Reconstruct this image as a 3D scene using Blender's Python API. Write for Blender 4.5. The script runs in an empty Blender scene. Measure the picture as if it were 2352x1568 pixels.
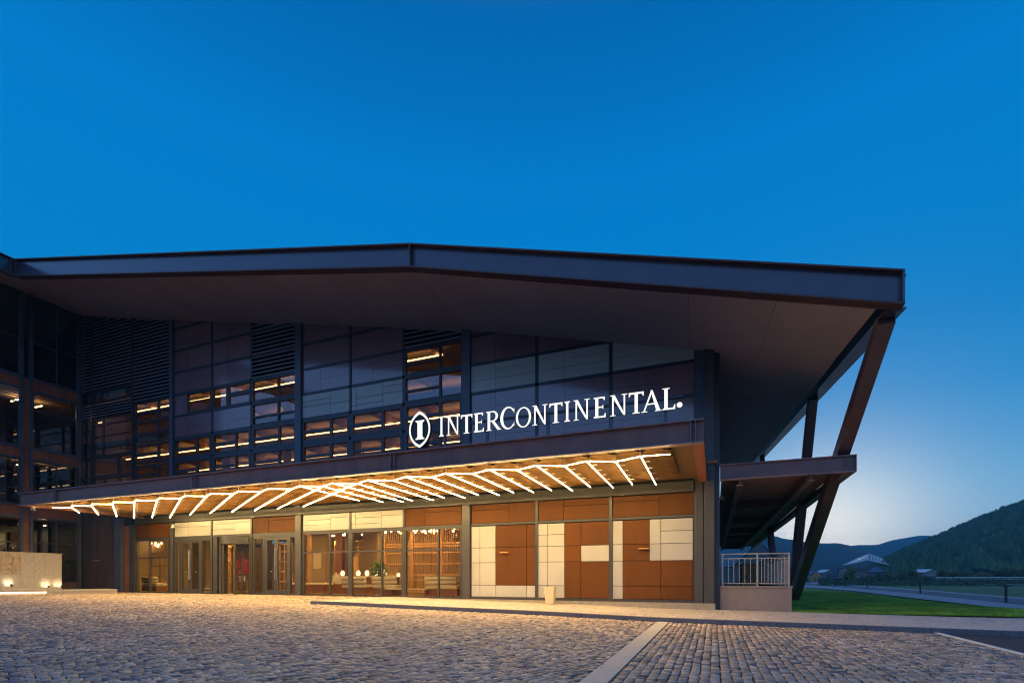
import bpy, math, random
import numpy as np
from mathutils import Vector, Matrix

R = math.radians
random.seed(7)
rng = np.random.default_rng(7)
scene = bpy.context.scene
C = scene.collection

# ------------------------------------------------------------------ camera
YAW = 21.8
FOC = 1160.0                       # focal length in widths of 2352
cam_d = bpy.data.cameras.new("camera")
cam = bpy.data.objects.new("camera", cam_d)
C.objects.link(cam)
EYE = 1.10
cam.location = (0, 0, EYE)
cam.rotation_euler = (R(90), 0, R(YAW))
cam_d.sensor_width = 36
cam_d.lens = FOC / 2352 * 36
cam_d.shift_y = 541 / 2352
cam_d.clip_start = 0.1
cam_d.clip_end = 9000
scene.camera = cam

# ------------------------------------------------------------------ sky (dusk, sun just set behind the hills)
SUN = Vector((0.167, 0.986, 0.045)).normalized()
world = bpy.data.worlds.new("World")
scene.world = world
world.use_nodes = True
wt = world.node_tree
wt.nodes.clear()


def wn(kind, **kw):
    n = wt.nodes.new(kind)
    for k, v in kw.items():
        setattr(n, k, v)
    return n


def wmath(op, a, b=None, clamp=False):
    n = wn('ShaderNodeMath', operation=op, use_clamp=clamp)
    for i, v in enumerate((a, b)):
        if v is None:
            continue
        if isinstance(v, (int, float)):
            n.inputs[i].default_value = v
        else:
            wt.links.new(v, n.inputs[i])
    return n.outputs[0]


def wramp(fac, stops):
    n = wn('ShaderNodeValToRGB')
    cr = n.color_ramp
    cr.interpolation = 'EASE' if False else 'LINEAR'
    while len(cr.elements) > 1:
        cr.elements.remove(cr.elements[-1])
    for i, (p, c) in enumerate(stops):
        e = cr.elements[0] if i == 0 else cr.elements.new(p / 90.0)
        e.position = p / 90.0
        e.color = (*c, 1)
    wt.links.new(fac, n.inputs[0])
    return n.outputs[0]


tc = wn('ShaderNodeTexCoord')
sep = wn('ShaderNodeSeparateXYZ')
nrm = wn('ShaderNodeVectorMath', operation='NORMALIZE')
wt.links.new(tc.outputs['Generated'], nrm.inputs[0])
wt.links.new(nrm.outputs[0], sep.inputs[0])
elev = wmath('DIVIDE', wmath('ARCSINE', sep.outputs['Z']), math.pi / 2, True)
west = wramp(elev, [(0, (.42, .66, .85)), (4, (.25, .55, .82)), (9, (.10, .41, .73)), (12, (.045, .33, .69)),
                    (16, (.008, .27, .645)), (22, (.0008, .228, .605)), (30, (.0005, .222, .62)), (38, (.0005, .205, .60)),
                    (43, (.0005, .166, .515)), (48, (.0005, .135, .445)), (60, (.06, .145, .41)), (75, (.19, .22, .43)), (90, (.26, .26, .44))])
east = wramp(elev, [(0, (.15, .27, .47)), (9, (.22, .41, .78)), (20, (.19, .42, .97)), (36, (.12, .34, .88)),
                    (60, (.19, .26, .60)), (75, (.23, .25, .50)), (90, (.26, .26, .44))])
dv = wn('ShaderNodeVectorMath', operation='DOT_PRODUCT')
flat = wn('ShaderNodeCombineXYZ')
wt.links.new(sep.outputs['X'], flat.inputs[0])
wt.links.new(sep.outputs['Y'], flat.inputs[1])
fn = wn('ShaderNodeVectorMath', operation='NORMALIZE')
wt.links.new(flat.outputs[0], fn.inputs[0])
wt.links.new(fn.outputs[0], dv.inputs[0])
dv.inputs[1].default_value = (.167, .986, 0)
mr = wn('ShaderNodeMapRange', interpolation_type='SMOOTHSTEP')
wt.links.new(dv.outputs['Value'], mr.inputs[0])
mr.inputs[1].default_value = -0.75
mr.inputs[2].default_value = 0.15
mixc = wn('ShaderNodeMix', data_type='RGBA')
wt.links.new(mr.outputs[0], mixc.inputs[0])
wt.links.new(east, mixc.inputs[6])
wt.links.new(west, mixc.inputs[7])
ds = wn('ShaderNodeVectorMath', operation='DOT_PRODUCT')
wt.links.new(nrm.outputs[0], ds.inputs[0])
ds.inputs[1].default_value = SUN
dmax = wmath('MAXIMUM', ds.outputs['Value'], 0.0)


def lobe(prev, power, col):
    g = wmath('POWER', dmax, power)
    m = wn('ShaderNodeMix', data_type='RGBA', blend_type='ADD')
    wt.links.new(g, m.inputs[0])
    wt.links.new(prev, m.inputs[6])
    m.inputs[7].default_value = (*col, 1)
    return m.outputs[2]


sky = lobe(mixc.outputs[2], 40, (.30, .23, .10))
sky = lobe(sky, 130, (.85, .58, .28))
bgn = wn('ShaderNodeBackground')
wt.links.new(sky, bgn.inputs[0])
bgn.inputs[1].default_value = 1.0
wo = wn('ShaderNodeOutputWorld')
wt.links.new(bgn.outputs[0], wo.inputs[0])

# the last light of the sun from behind the hills, low and very soft
sl = bpy.data.lights.new("sun", 'SUN')
sl.energy = 0.12
sl.angle = R(25)
sl.color = (1, .80, .58)
so = bpy.data.objects.new("sun", sl)
C.objects.link(so)
so.rotation_euler = (-SUN).to_track_quat('-Z', 'Y').to_euler()
so.rotation_euler = Vector((-SUN.x, -SUN.y, -0.10)).to_track_quat('-Z', 'Y').to_euler()

vs = scene.view_settings
vs.view_transform = 'Standard'
vs.look = 'None'
vs.exposure = 0
vs.gamma = 1
cy = scene.cycles
cy.use_denoising = True
cy.filter_width = 1.15
cy.max_bounces = 8
cy.diffuse_bounces = 4
cy.glossy_bounces = 4
cy.transmission_bounces = 4
cy.transparent_max_bounces = 16
cy.volume_bounces = 0
cy.sample_clamp_indirect = 6
cy.caustics_reflective = False
cy.caustics_refractive = False


# ------------------------------------------------------------------ helpers
def mat(name, col, rough=.6, metal=0., nscale=0, namt=.25, bump=0., bscale=40, coat=0., spec=.5, attr=None,
        streak=False, col2=None, objrand=0., patch=0.):
    m = bpy.data.materials.new(name)
    m.use_nodes = True
    nt = m.node_tree
    b = nt.nodes['Principled BSDF']
    b.inputs['Roughness'].default_value = rough
    b.inputs['Metallic'].default_value = metal
    b.inputs['Specular IOR Level'].default_value = spec
    b.inputs['Coat Weight'].default_value = coat
    b.inputs['Coat Roughness'].default_value = .12
    b.inputs['Coat IOR'].default_value = 1.5 if coat < .6 else 1.85
    src = None
    geo = nt.nodes.new('ShaderNodeNewGeometry')
    if attr:
        a = nt.nodes.new('ShaderNodeAttribute')
        a.attribute_name = attr
        src = a.outputs['Color']
    if nscale:
        mp = nt.nodes.new('ShaderNodeMapping')
        nt.links.new(geo.outputs['Position'], mp.inputs[0])
        if streak:
            mp.inputs['Scale'].default_value = (1, 1, .18)
        n = nt.nodes.new('ShaderNodeTexNoise')
        n.inputs['Scale'].default_value = nscale
        n.inputs['Detail'].default_value = 6
        n.inputs['Roughness'].default_value = .62
        nt.links.new(mp.outputs[0], n.inputs[0])
        r = nt.nodes.new('ShaderNodeMapRange')
        nt.links.new(n.outputs['Fac'], r.inputs[0])
        r.inputs[1].default_value = .3
        r.inputs[2].default_value = .7
        mx = nt.nodes.new('ShaderNodeMix')
        mx.data_type = 'RGBA'
        nt.links.new(r.outputs[0], mx.inputs[0])
        if src:
            lo = nt.nodes.new('ShaderNodeMix'); lo.data_type = 'RGBA'; lo.blend_type = 'MULTIPLY'
            lo.inputs[0].default_value = 1
            nt.links.new(src, lo.inputs[6]); lo.inputs[7].default_value = (1 - namt,) * 3 + (1,)
            hi = nt.nodes.new('ShaderNodeMix'); hi.data_type = 'RGBA'; hi.blend_type = 'MULTIPLY'
            hi.inputs[0].default_value = 1
            nt.links.new(src, hi.inputs[6]); hi.inputs[7].default_value = (1 + namt,) * 3 + (1,)
            nt.links.new(lo.outputs[2], mx.inputs[6]); nt.links.new(hi.outputs[2], mx.inputs[7])
        else:
            c2 = col2 or tuple(min(1, c * (1 + namt)) for c in col)
            mx.inputs[6].default_value = (*[c * (1 - namt) for c in col], 1)
            mx.inputs[7].default_value = (*c2, 1)
        nt.links.new(mx.outputs[2], b.inputs['Base Color'])
        rr = nt.nodes.new('ShaderNodeMapRange')
        nt.links.new(n.outputs['Fac'], rr.inputs[0])
        rr.inputs[3].default_value = max(.02, rough - .08)
        rr.inputs[4].default_value = min(1, rough + .12)
        nt.links.new(rr.outputs[0], b.inputs['Roughness'])
    elif src:
        nt.links.new(src, b.inputs['Base Color'])
    else:
        b.inputs['Base Color'].default_value = (*col, 1)
    if (objrand or patch) and b.inputs['Base Color'].links:
        cur = b.inputs['Base Color'].links[0].from_socket
        for amt, kind in ((objrand, 'o'), (patch, 'p')):
            if not amt: continue
            if kind == 'o':
                oi = nt.nodes.new('ShaderNodeObjectInfo'); fac = oi.outputs['Random']
            else:
                pn = nt.nodes.new('ShaderNodeTexNoise'); pn.inputs['Scale'].default_value = .42; pn.inputs['Detail'].default_value = 4
                nt.links.new(geo.outputs['Position'], pn.inputs[0])
                rm_ = nt.nodes.new('ShaderNodeMapRange'); rm_.inputs[1].default_value = .34; rm_.inputs[2].default_value = .66
                nt.links.new(pn.outputs['Fac'], rm_.inputs[0]); fac = rm_.outputs[0]
            rg_ = nt.nodes.new('ShaderNodeMapRange')
            nt.links.new(fac, rg_.inputs[0])
            rg_.inputs[3].default_value = 1 - amt; rg_.inputs[4].default_value = 1 + amt * .6
            ml = nt.nodes.new('ShaderNodeVectorMath'); ml.operation = 'SCALE'
            nt.links.new(cur, ml.inputs[0]); nt.links.new(rg_.outputs[0], ml.inputs['Scale'])
            cur = ml.outputs[0]
        nt.links.new(cur, b.inputs['Base Color'])
    if bump:
        n2 = nt.nodes.new('ShaderNodeTexNoise')
        n2.inputs['Scale'].default_value = bscale
        n2.inputs['Detail'].default_value = 5
        nt.links.new(geo.outputs['Position'], n2.inputs[0])
        bp = nt.nodes.new('ShaderNodeBump')
        bp.inputs['Strength'].default_value = bump
        bp.inputs['Distance'].default_value = .02
        nt.links.new(n2.outputs['Fac'], bp.inputs['Height'])
        nt.links.new(bp.outputs[0], b.inputs['Normal'])
    return m


def emit(name, col, s):
    m = bpy.data.materials.new(name)
    m.use_nodes = True
    nt = m.node_tree
    nt.nodes.clear()
    e = nt.nodes.new('ShaderNodeEmission')
    e.inputs[0].default_value = (*col, 1)
    e.inputs[1].default_value = s
    o = nt.nodes.new('ShaderNodeOutputMaterial')
    nt.links.new(e.outputs[0], o.inputs[0])
    return m


def glass(name, tint, ior, rough=.0, wav=0.):
    m = bpy.data.materials.new(name)
    m.use_nodes = True
    nt = m.node_tree
    nt.nodes.clear()
    t = nt.nodes.new('ShaderNodeBsdfTransparent')
    t.inputs[0].default_value = (*tint, 1)
    g = nt.nodes.new('ShaderNodeBsdfGlossy')
    g.inputs['Roughness'].default_value = rough
    g.inputs['Color'].default_value = (.95, .97, 1, 1)
    f = nt.nodes.new('ShaderNodeFresnel')
    f.inputs['IOR'].default_value = ior
    if wav:
        n = nt.nodes.new('ShaderNodeTexNoise')
        geo = nt.nodes.new('ShaderNodeNewGeometry')
        n.inputs['Scale'].default_value = .9
        n.inputs['Detail'].default_value = 1
        nt.links.new(geo.outputs['Position'], n.inputs[0])
        bp = nt.nodes.new('ShaderNodeBump')
        bp.inputs['Strength'].default_value = wav
        bp.inputs['Distance'].default_value = .03
        nt.links.new(n.outputs['Fac'], bp.inputs['Height'])
        nt.links.new(bp.outputs[0], g.inputs['Normal'])
    # the far face of a pane lets light out untouched
    gb = nt.nodes.new('ShaderNodeNewGeometry')
    fm = nt.nodes.new('ShaderNodeMath'); fm.operation = 'SUBTRACT'; fm.use_clamp = True
    nt.links.new(f.outputs[0], fm.inputs[0]); nt.links.new(gb.outputs['Backfacing'], fm.inputs[1])
    mx = nt.nodes.new('ShaderNodeMixShader')
    nt.links.new(fm.outputs[0], mx.inputs[0])
    nt.links.new(t.outputs[0], mx.inputs[1])
    nt.links.new(g.outputs[0], mx.inputs[2])
    o = nt.nodes.new('ShaderNodeOutputMaterial')
    nt.links.new(mx.outputs[0], o.inputs[0])
    return m


def tag(o, label=None, cat=None, group=None, kind=None):
    if label: o['label'] = label
    if cat: o['category'] = cat
    if group: o['group'] = group
    if kind: o['kind'] = kind
    return o


def thing(name, label, cat, loc=(0, 0, 0), group=None, rz=0):
    o = bpy.data.objects.new(name, None)
    C.objects.link(o)
    o.location = loc
    o.rotation_euler = (0, 0, rz)
    o.empty_display_size = .2
    return tag(o, label, cat, group)


def root_world(o):
    return Matrix.Translation(o.location) @ o.rotation_euler.to_matrix().to_4x4()


class MB:
    def __init__(s):
        s.v = []; s.f = []; s.mi = []; s.cur = 0

    def add(s, vs, fs):
        b = len(s.v)
        s.v.extend([tuple(v) for v in vs])
        for f in fs:
            s.f.append(tuple(b + i for i in f)); s.mi.append(s.cur)
        return s

    def box(s, x0, x1, y0, y1, z0, z1, z1r=None, z0r=None):
        """x0..x1, y0..y1, z0..z1; z1r / z0r give the top and bottom at the x1 end when they slope"""
        z1r = z1 if z1r is None else z1r
        z0r = z0 if z0r is None else z0r
        return s.add([(x0, y0, z0), (x1, y0, z0r), (x1, y1, z0r), (x0, y1, z0), (x0, y0, z1), (x1, y0, z1r),
                      (x1, y1, z1r), (x0, y1, z1)],
                     [(0, 3, 2, 1), (4, 5, 6, 7), (0, 1, 5, 4), (1, 2, 6, 5), (2, 3, 7, 6), (3, 0, 4, 7)])

    def hexa(s, p):
        """eight corners: four of one end, then four of the other, same order"""
        return s.add(p, [(0, 3, 2, 1), (4, 5, 6, 7), (0, 1, 5, 4), (1, 2, 6, 5), (2, 3, 7, 6), (3, 0, 4, 7)])

    def tube(s, p, q, r, n=8, r2=None, cap=True):
        p = Vector(p); q = Vector(q); d = (q - p)
        if d.length < 1e-6: return s
        d.normalize()
        u = d.orthogonal().normalized(); w = d.cross(u)
        r2 = r if r2 is None else r2
        vs = []
        for c, rr in ((p, r), (q, r2)):
            for i in range(n):
                a = 2 * math.pi * i / n
                vs.append(c + u * math.cos(a) * rr + w * math.sin(a) * rr)
        fs = [(i, (i + 1) % n, n + (i + 1) % n, n + i) for i in range(n)]
        if cap:
            fs += [tuple(range(n - 1, -1, -1)), tuple(range(n, 2 * n))]
        return s.add(vs, fs)

    def bar(s, p, q, w, h, up=(0, 0, 1)):
        """rectangular bar from p to q, w across and h along 'up'"""
        p = Vector(p); q = Vector(q); d = (q - p).normalized()
        side = d.cross(Vector(up)).normalized() * (w / 2)
        u = side.cross(d).normalized() * (h / 2)
        return s.hexa([p - side - u, p + side - u, p + side + u, p - side + u,
                       q - side - u, q + side - u, q + side + u, q - side + u])

    def lathe(s, prof, n=16, c=(0, 0, 0)):
        vs = []; fs = []
        for r, z in prof:
            for i in range(n):
                a = 2 * math.pi * i / n
                vs.append((c[0] + r * math.cos(a), c[1] + r * math.sin(a), c[2] + z))
        for k in range(len(prof) - 1):
            for i in range(n):
                fs.append((k * n + i, k * n + (i + 1) % n, (k + 1) * n + (i + 1) % n, (k + 1) * n + i))
        fs.append(tuple(range(n - 1, -1, -1)))
        fs.append(tuple((len(prof) - 1) * n + i for i in range(n)))
        return s.add(vs, fs)

    def prism(s, poly, y0, y1, side=None):
        """polygon in (x, z) pushed from y0 to y1 (y0 is the front)"""
        n = len(poly)
        vs = [(x, y0, z) for x, z in poly] + [(x, y1, z) for x, z in poly]
        fs = [tuple(range(n)), tuple(range(2 * n - 1, n - 1, -1))]
        fs += [(i, n + i, n + (i + 1) % n, (i + 1) % n) for i in range(n)]
        s.add(vs, fs)
        if side is not None:
            for k in range(n + 1): s.mi[-1 - k] = side
        return s

    def build(s, name, m, parent=None, world=True, smooth=False, bevel=0):
        me = bpy.data.meshes.new(name)
        me.from_pydata(s.v, [], s.f)
        ms = m if isinstance(m, (list, tuple)) else [m]
        for k in ms: me.materials.append(k)
        if len(ms) > 1:
            me.polygons.foreach_set('material_index', s.mi)
        if smooth:
            me.polygons.foreach_set('use_smooth', [True] * len(s.f))
        me.update()
        o = bpy.data.objects.new(name, me)
        C.objects.link(o)
        if bevel:
            bv = o.modifiers.new('bevel', 'BEVEL')
            bv.width = bevel; bv.segments = 2; bv.limit_method = 'ANGLE'
        if parent is not None:
            o.parent = parent
            if world:
                r = parent
                while r.parent is not None: r = r.parent
                if parent is r: o.matrix_parent_inverse = root_world(r).inverted()
        return o


def struct(name, mb, m, parent=None, **k):
    o = mb.build(name, m, parent, **k)
    if parent is None: o['kind'] = 'structure'
    return o


def copy_tree(o, parent=None):
    c = o.copy()
    C.objects.link(c)
    if parent is not None: c.parent = parent
    for ch in list(o.children):
        copy_tree(ch, c)
    return c


SY, CY = math.sin(R(YAW)), math.cos(R(YAW))


def ray(px):
    """plan direction of a surveyed bearing, per metre of depth"""
    a = (px - 1176) / FOC
    return (-SY + a * CY, CY + a * SY)


def onY(px, py, Y):
    """point on the plane Y = const seen under a surveyed bearing and height"""
    rx, ry = ray(px); t = Y / ry
    return (rx * t, Y, EYE + (1325 - py) / FOC * t)


def onZ(px, py, z):
    rx, ry = ray(px); t = (EYE - z) * FOC / (py - 1325)
    return (rx * t, ry * t, z)


YF = 21.5                                        # the front facade stands on this line


def FX(px): return onY(px, 0, YF)[0]


def FZ(px, py): return onY(px, py, YF)[2]


def lerp(x, pts):
    return float(np.interp(x, [p[0] for p in pts], [p[1] for p in pts]))


GP = [(-60, .12), (-22, .12), (-14.5, .11), (-9.6, .01), (-5.5, -.06), (-1.8, -.16), (2.1, -.2), (7, -.25), (60, -.25)]
GPX = np.array([p[0] for p in GP]); GPZ = np.array([p[1] for p in GP])


def g1(x): return np.interp(x, GPX, GPZ)         # footway level


def sm(x, a, b):
    t = np.clip((x - a) / (b - a), 0, 1)
    return t * t * (3 - 2 * t)


def gs(x, y):                                    # cobbled court level
    d = .13 * sm(x, -24, -15.8)
    left = 1 - sm(y, 16.6, 20.6) * (1 - sm(x, -15.7, -15.55))
    return g1(x) - d * left

# ------------------------------------------------------------------ materials
M = {}
M['cobble'] = mat('cobble_stone', (.3, .28, .27), .62, nscale=28, namt=.35, bump=.5, bscale=60, attr='Col', spec=.55, patch=.16)
M['paver'] = mat('paver_stone', (.4, .37, .33), .7, nscale=9, namt=.22, bump=.3, bscale=70, attr='Col', patch=.1)
M['joint'] = mat('joint_sand', (.10, .085, .06), .95, nscale=5, namt=.5, col2=(.06, .085, .03))
M['kerb'] = mat('kerb_granite', (.17, .165, .165), .7, nscale=14, namt=.25, bump=.3, bscale=90)
M['band'] = mat('pale_granite', (.64, .54, .42), .68, nscale=18, namt=.16, bump=.25, bscale=120)
M['asphalt'] = mat('asphalt', (.055, .05, .05), .85, nscale=9, namt=.3, bump=.6, bscale=160)
M['roadpaint'] = mat('road_paint', (.72, .72, .70), .7, nscale=11, namt=.22)
M['soil'] = mat('soil', (.11, .25, .035), .95, nscale=1.2, namt=.4, bump=.4)
M['meadow'] = mat('meadow', (.07, .13, .035), .95, nscale=.25, namt=.5, bump=.4, bscale=3)
M['grass'] = mat('grass_blade', (.18, .37, .05), .7, nscale=1.1, namt=.45, spec=.3, patch=.35)
M['weed'] = mat('joint_grass', (.07, .12, .03), .8, nscale=3, namt=.4)
M['gravel'] = mat('pale_gravel', (.34, .34, .36), .9, nscale=3, namt=.3, bump=.6, bscale=25)
M['tarpath'] = mat('grey_tarmac', (.13, .13, .145), .85, nscale=2, namt=.2, bump=.3, bscale=40)
M['plum'] = mat('plum_steel', (.15, .075, .075), .34, nscale=1.3, namt=.16, coat=.35, streak=True)
M['fascia'] = mat('fascia_paint', (.062, .056, .088), .3, nscale=.9, namt=.12, coat=.55, streak=True)
M['flange'] = mat('flange_paint', (.10, .050, .046), .5, nscale=1.5, namt=.2)
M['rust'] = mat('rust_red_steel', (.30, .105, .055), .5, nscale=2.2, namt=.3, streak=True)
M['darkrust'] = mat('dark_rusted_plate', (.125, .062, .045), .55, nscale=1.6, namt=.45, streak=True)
M['frame'] = mat('grey_frame_metal', (.052, .047, .046), .42, nscale=3, namt=.12, coat=.2)
M['blueframe'] = mat('blue_grey_frame', (.085, .092, .125), .42, nscale=3, namt=.14, coat=.2)
M['mull'] = mat('dark_mullion', (.03, .031, .045), .4, nscale=3, namt=.14, coat=.2)
M['column'] = mat('steel_column_paint', (.062, .056, .056), .45, nscale=2.4, namt=.18, coat=.2, streak=True)
M['panel_dark'] = mat('dark_plum_panel', (.22, .095, .115), .3, nscale=.8, namt=.14, coat=.9, streak=True, objrand=.15)
M['panel_white'] = mat('ivory_panel', (.49, .47, .43), .42, nscale=1.1, namt=.05, coat=.3, objrand=.07)
M['panel_brown'] = mat('rust_brown_panel', (.135, .046, .008), .55, nscale=1.4, namt=.13, streak=True, objrand=.12, spec=.2)
M['louver'] = mat('louver_metal', (.42, .37, .46), .35, nscale=2, namt=.12, coat=.3)
M['black'] = mat('dark_void', (.015, .015, .018), .8)
M['soffit'] = mat('soffit_board', (.47, .39, .40), .6, nscale=.5, namt=.1)
M['canopy_soffit'] = mat('canopy_soffit_sheet', (.20, .118, .052), .55, nscale=1.4, namt=.14, spec=.25)
M['fold'] = mat('folded_copper_sheet', (.20, .105, .036), .55, nscale=3, namt=.18, spec=.25)
M['deck'] = mat('deck_underside', (.42, .23, .20), .5, nscale=2, namt=.15)
M['plaster'] = mat('plinth_plaster', (.30, .235, .20), .9, nscale=4, namt=.1, bump=.35, bscale=60)
M['concrete'] = mat('plinth_concrete', (.36, .31, .25), .85, nscale=5, namt=.22, bump=.3, bscale=50)
M['rail'] = mat('railing_paint', (.42, .37, .33), .45, nscale=5, namt=.08)
M['stone'] = mat('wall_stone', (.52, .46, .38), .8, nscale=6, namt=.14, bump=.3, bscale=45)
M['crazy'] = mat('crazy_stone', (.50, .38, .25), .85, nscale=3.5, namt=.3, bump=.4, bscale=30)
M['bin'] = mat('bin_stone', (.78, .64, .42), .75, nscale=9, namt=.1, bump=.2, bscale=80)
M['white'] = mat('white_paint', (.75, .75, .74), .5, nscale=6, namt=.05)
M['steel'] = mat('brushed_steel', (.45, .43, .40), .3, metal=.9, nscale=12, namt=.1)
M['dark'] = mat('dark_metal', (.03, .03, .034), .5, nscale=6, namt=.2)
M['wood'] = mat('lobby_timber', (.42, .245, .10), .55, nscale=5, namt=.22, streak=True)
M['redwood'] = mat('red_timber', (.20, .075, .035), .5, nscale=4, namt=.3, streak=True)
M['wallwarm'] = mat('lobby_wall', (.36, .27, .16), .8, nscale=2.2, namt=.05)
M['yellow'] = mat('yellow_wall', (.50, .46, .13), .8, nscale=2, namt=.1)
M['floor'] = mat('lobby_floor', (.16, .12, .085), .22, nscale=2, namt=.2)
M['fabric'] = mat('sofa_fabric', (.50, .42, .30), .95, nscale=20, namt=.12, bump=.2, bscale=120)
M['cushion'] = mat('cushion_fabric', (.60, .50, .36), .95, nscale=25, namt=.1)
M['pot'] = mat('glazed_pot', (.6, .57, .5), .4, nscale=6, namt=.06)
M['redflower'] = mat('red_petals', (.55, .03, .04), .6, nscale=20, namt=.3)
M['plant'] = mat('plant_leaves', (.10, .20, .03), .6, nscale=9, namt=.35)
M['artboard'] = mat('pale_board', (.62, .57, .44), .7, nscale=5, namt=.05)
M['curtain'] = mat('dark_curtain', (.085, .055, .04), .9, nscale=7, namt=.3, streak=True)
M['bark'] = mat('bark', (.16, .14, .12), .9, nscale=6, namt=.35)
M['leafa'] = mat('leaf_olive', (.13, .14, .05), .8, nscale=1.4, namt=.45)
M['leafb'] = mat('leaf_dark', (.05, .085, .045), .8, nscale=1.4, namt=.4)
M['hillwood'] = mat('conifer_wood', (.05, .105, .04),   .9, nscale=.12, namt=.8)
M['hillground'] = mat('hill_ground', (.035, .05, .03), .95, nscale=.03, namt=.4)
M['farhill'] = mat('far_hill', (.03, .055, .045), .95, nscale=.012, namt=.55)
M['housewall'] = mat('house_wall', (.22, .20, .19), .8, nscale=1, namt=.1)
M['houseroof'] = mat('house_roof', (.10, .11, .14), .5, nscale=1, namt=.1)
M['glassroof'] = glass('pavilion_glass', (.45, .5, .55), 1.9)
M['pane_up'] = glass('tinted_glazing', (.72, .70, .70), 2.2, wav=.004)
M['pane_mid'] = glass('office_glazing', (.74, .70, .68), 1.45, wav=.004)
M['pane_dark'] = glass('dark_glazing', (.55, .55, .56), 2.2, wav=.004)
M['pane_low'] = glass('clear_glazing', (.90, .88, .84), 1.3, wav=.03)
WARM = (1, .72, .36)
M['led'] = emit('led_tube', (1, .69, .265), 205)
M['ledline'] = emit('led_line_warm', (1, .66, .30), 12)
M['wingline'] = emit('wing_light', (1, .62, .26), 22)
M['upline'] = emit('upper_room_light', (1, .56, .19), 10)
M['bulb'] = emit('bulb', (1, .72, .36), 25)
M['downlight'] = emit('downlight', (1, .58, .165), 1250)
M['sign'] = emit('sign_white', (1, .98, .92), 1.2)
M['lantern'] = emit('lantern_glow', (1, .70, .34), 3.0)
M['signside'] = mat('sign_return', (.22, .22, .23), .5)
M['copper'] = mat('copper_bar', (.52, .24, .07), .45, nscale=8, namt=.1)

# ------------------------------------------------------------------ ground and court
mb = MB()
mb.add([(-1490, -59, -.46), (2290, -59, -.46), (2290, 2290, -.46), (-1490, 2290, -.46)], [(0, 1, 2, 3)])
struct('ground', mb, M['meadow'])


def sheet(name, m, x0, x1, y0, y1, fz, nx, ny, parent=None):
    xs = np.linspace(x0, x1, nx + 1); ys = np.linspace(y0, y1, ny + 1)
    vs = [(x, y, float(fz(x, y))) for y in ys for x in xs]
    fs = [(j * (nx + 1) + i, j * (nx + 1) + i + 1, (j + 1) * (nx + 1) + i + 1, (j + 1) * (nx + 1) + i)
          for j in range(ny) for i in range(nx)]
    return struct(name, MB().add(vs, fs), m, parent)


# bed sand under the stones; it shows in the joints
court = sheet('cobbled_court', M['joint'], -46, 5.42, -14, 16.40, lambda x, y: gs(x, y) - .016, 70, 40)
court_b = sheet('court_bed', M['joint'], -46, -15.56, 16.40, 22.2, lambda x, y: gs(x, y) - .016, 44, 12, court)
asph = sheet('parking_asphalt', M['asphalt'], 5.42, 40, -14, 16.40, lambda x, y: g1(x) - .135, 30, 4)
struct('parking_line', MB().box(5.36, 5.47, -14, 16.39, -.34, float(gs(5.4, 10)) + .004), M['roadpaint'])
foot = sheet('footway', M['joint'], -15.6, 40, 16.52, 21.9, lambda x, y: g1(x) - .012, 80, 2)


def in_view(x, y, m=1.2):
    d = -x * SY + y * CY
    s = x * CY + y * SY
    return (d > 4.6) & (np.abs(s) < d * 1.0138 + m)


def stone_verts(hx, hy, th, cx, cy, zf, jit, inset, bev, tilt):
    """arrays of 13-vertex stones: bottom ring, shoulder ring, top ring, crown"""
    n = len(cx)
    sx = np.array([-1, 1, 1, -1.]); sy_ = np.array([-1, -1, 1, 1.])
    V = np.zeros((n, 13, 3))
    wob = rng.uniform(.9, 1.06, (n, 4)); wob2 = rng.uniform(.9, 1.06, (n, 4))
    lx = hx[:, None] * sx * wob; ly = hy[:, None] * sy_ * wob2
    for k, (s, z) in enumerate(((1.0, -.05), (1.0, -bev), (inset, 0))):
        V[:, 4 * k:4 * k + 4, 0] = lx * s
        V[:, 4 * k:4 * k + 4, 1] = ly * s
        V[:, 4 * k:4 * k + 4, 2] = z
    V[:, 8:12, 2] += rng.normal(0, jit, (n, 4)) * .6
    V[:, 12, 2] = np.abs(rng.normal(0, jit, n)) * .6 + .1 * jit
    V[:, 12, 0] = rng.uniform(-.3, .3, n) * hx
    V[:, 12, 1] = rng.uniform(-.3, .3, n) * hy
    tx = rng.normal(0, tilt, n)[:, None]; ty = rng.normal(0, tilt, n)[:, None]
    V[:, :, 2] += V[:, :, 0] * tx + V[:, :, 1] * ty + rng.normal(0, jit * .5, n)[:, None]
    c, s = np.cos(th)[:, None], np.sin(th)[:, None]
    X = V[:, :, 0] * c - V[:, :, 1] * s + cx[:, None]
    Y = V[:, :, 0] * s + V[:, :, 1] * c + cy[:, None]
    V[:, :, 0] = X; V[:, :, 1] = Y
    V[:, :, 2] += zf(cx, cy)[:, None]
    return V


SQ = [(k + i, k + (i + 1) % 4, k + 4 + (i + 1) % 4, k + 4 + i) for k in (0, 4) for i in range(4)]
ST = [(8 + i, 8 + (i + 1) % 4, 12) for i in range(4)]


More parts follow.
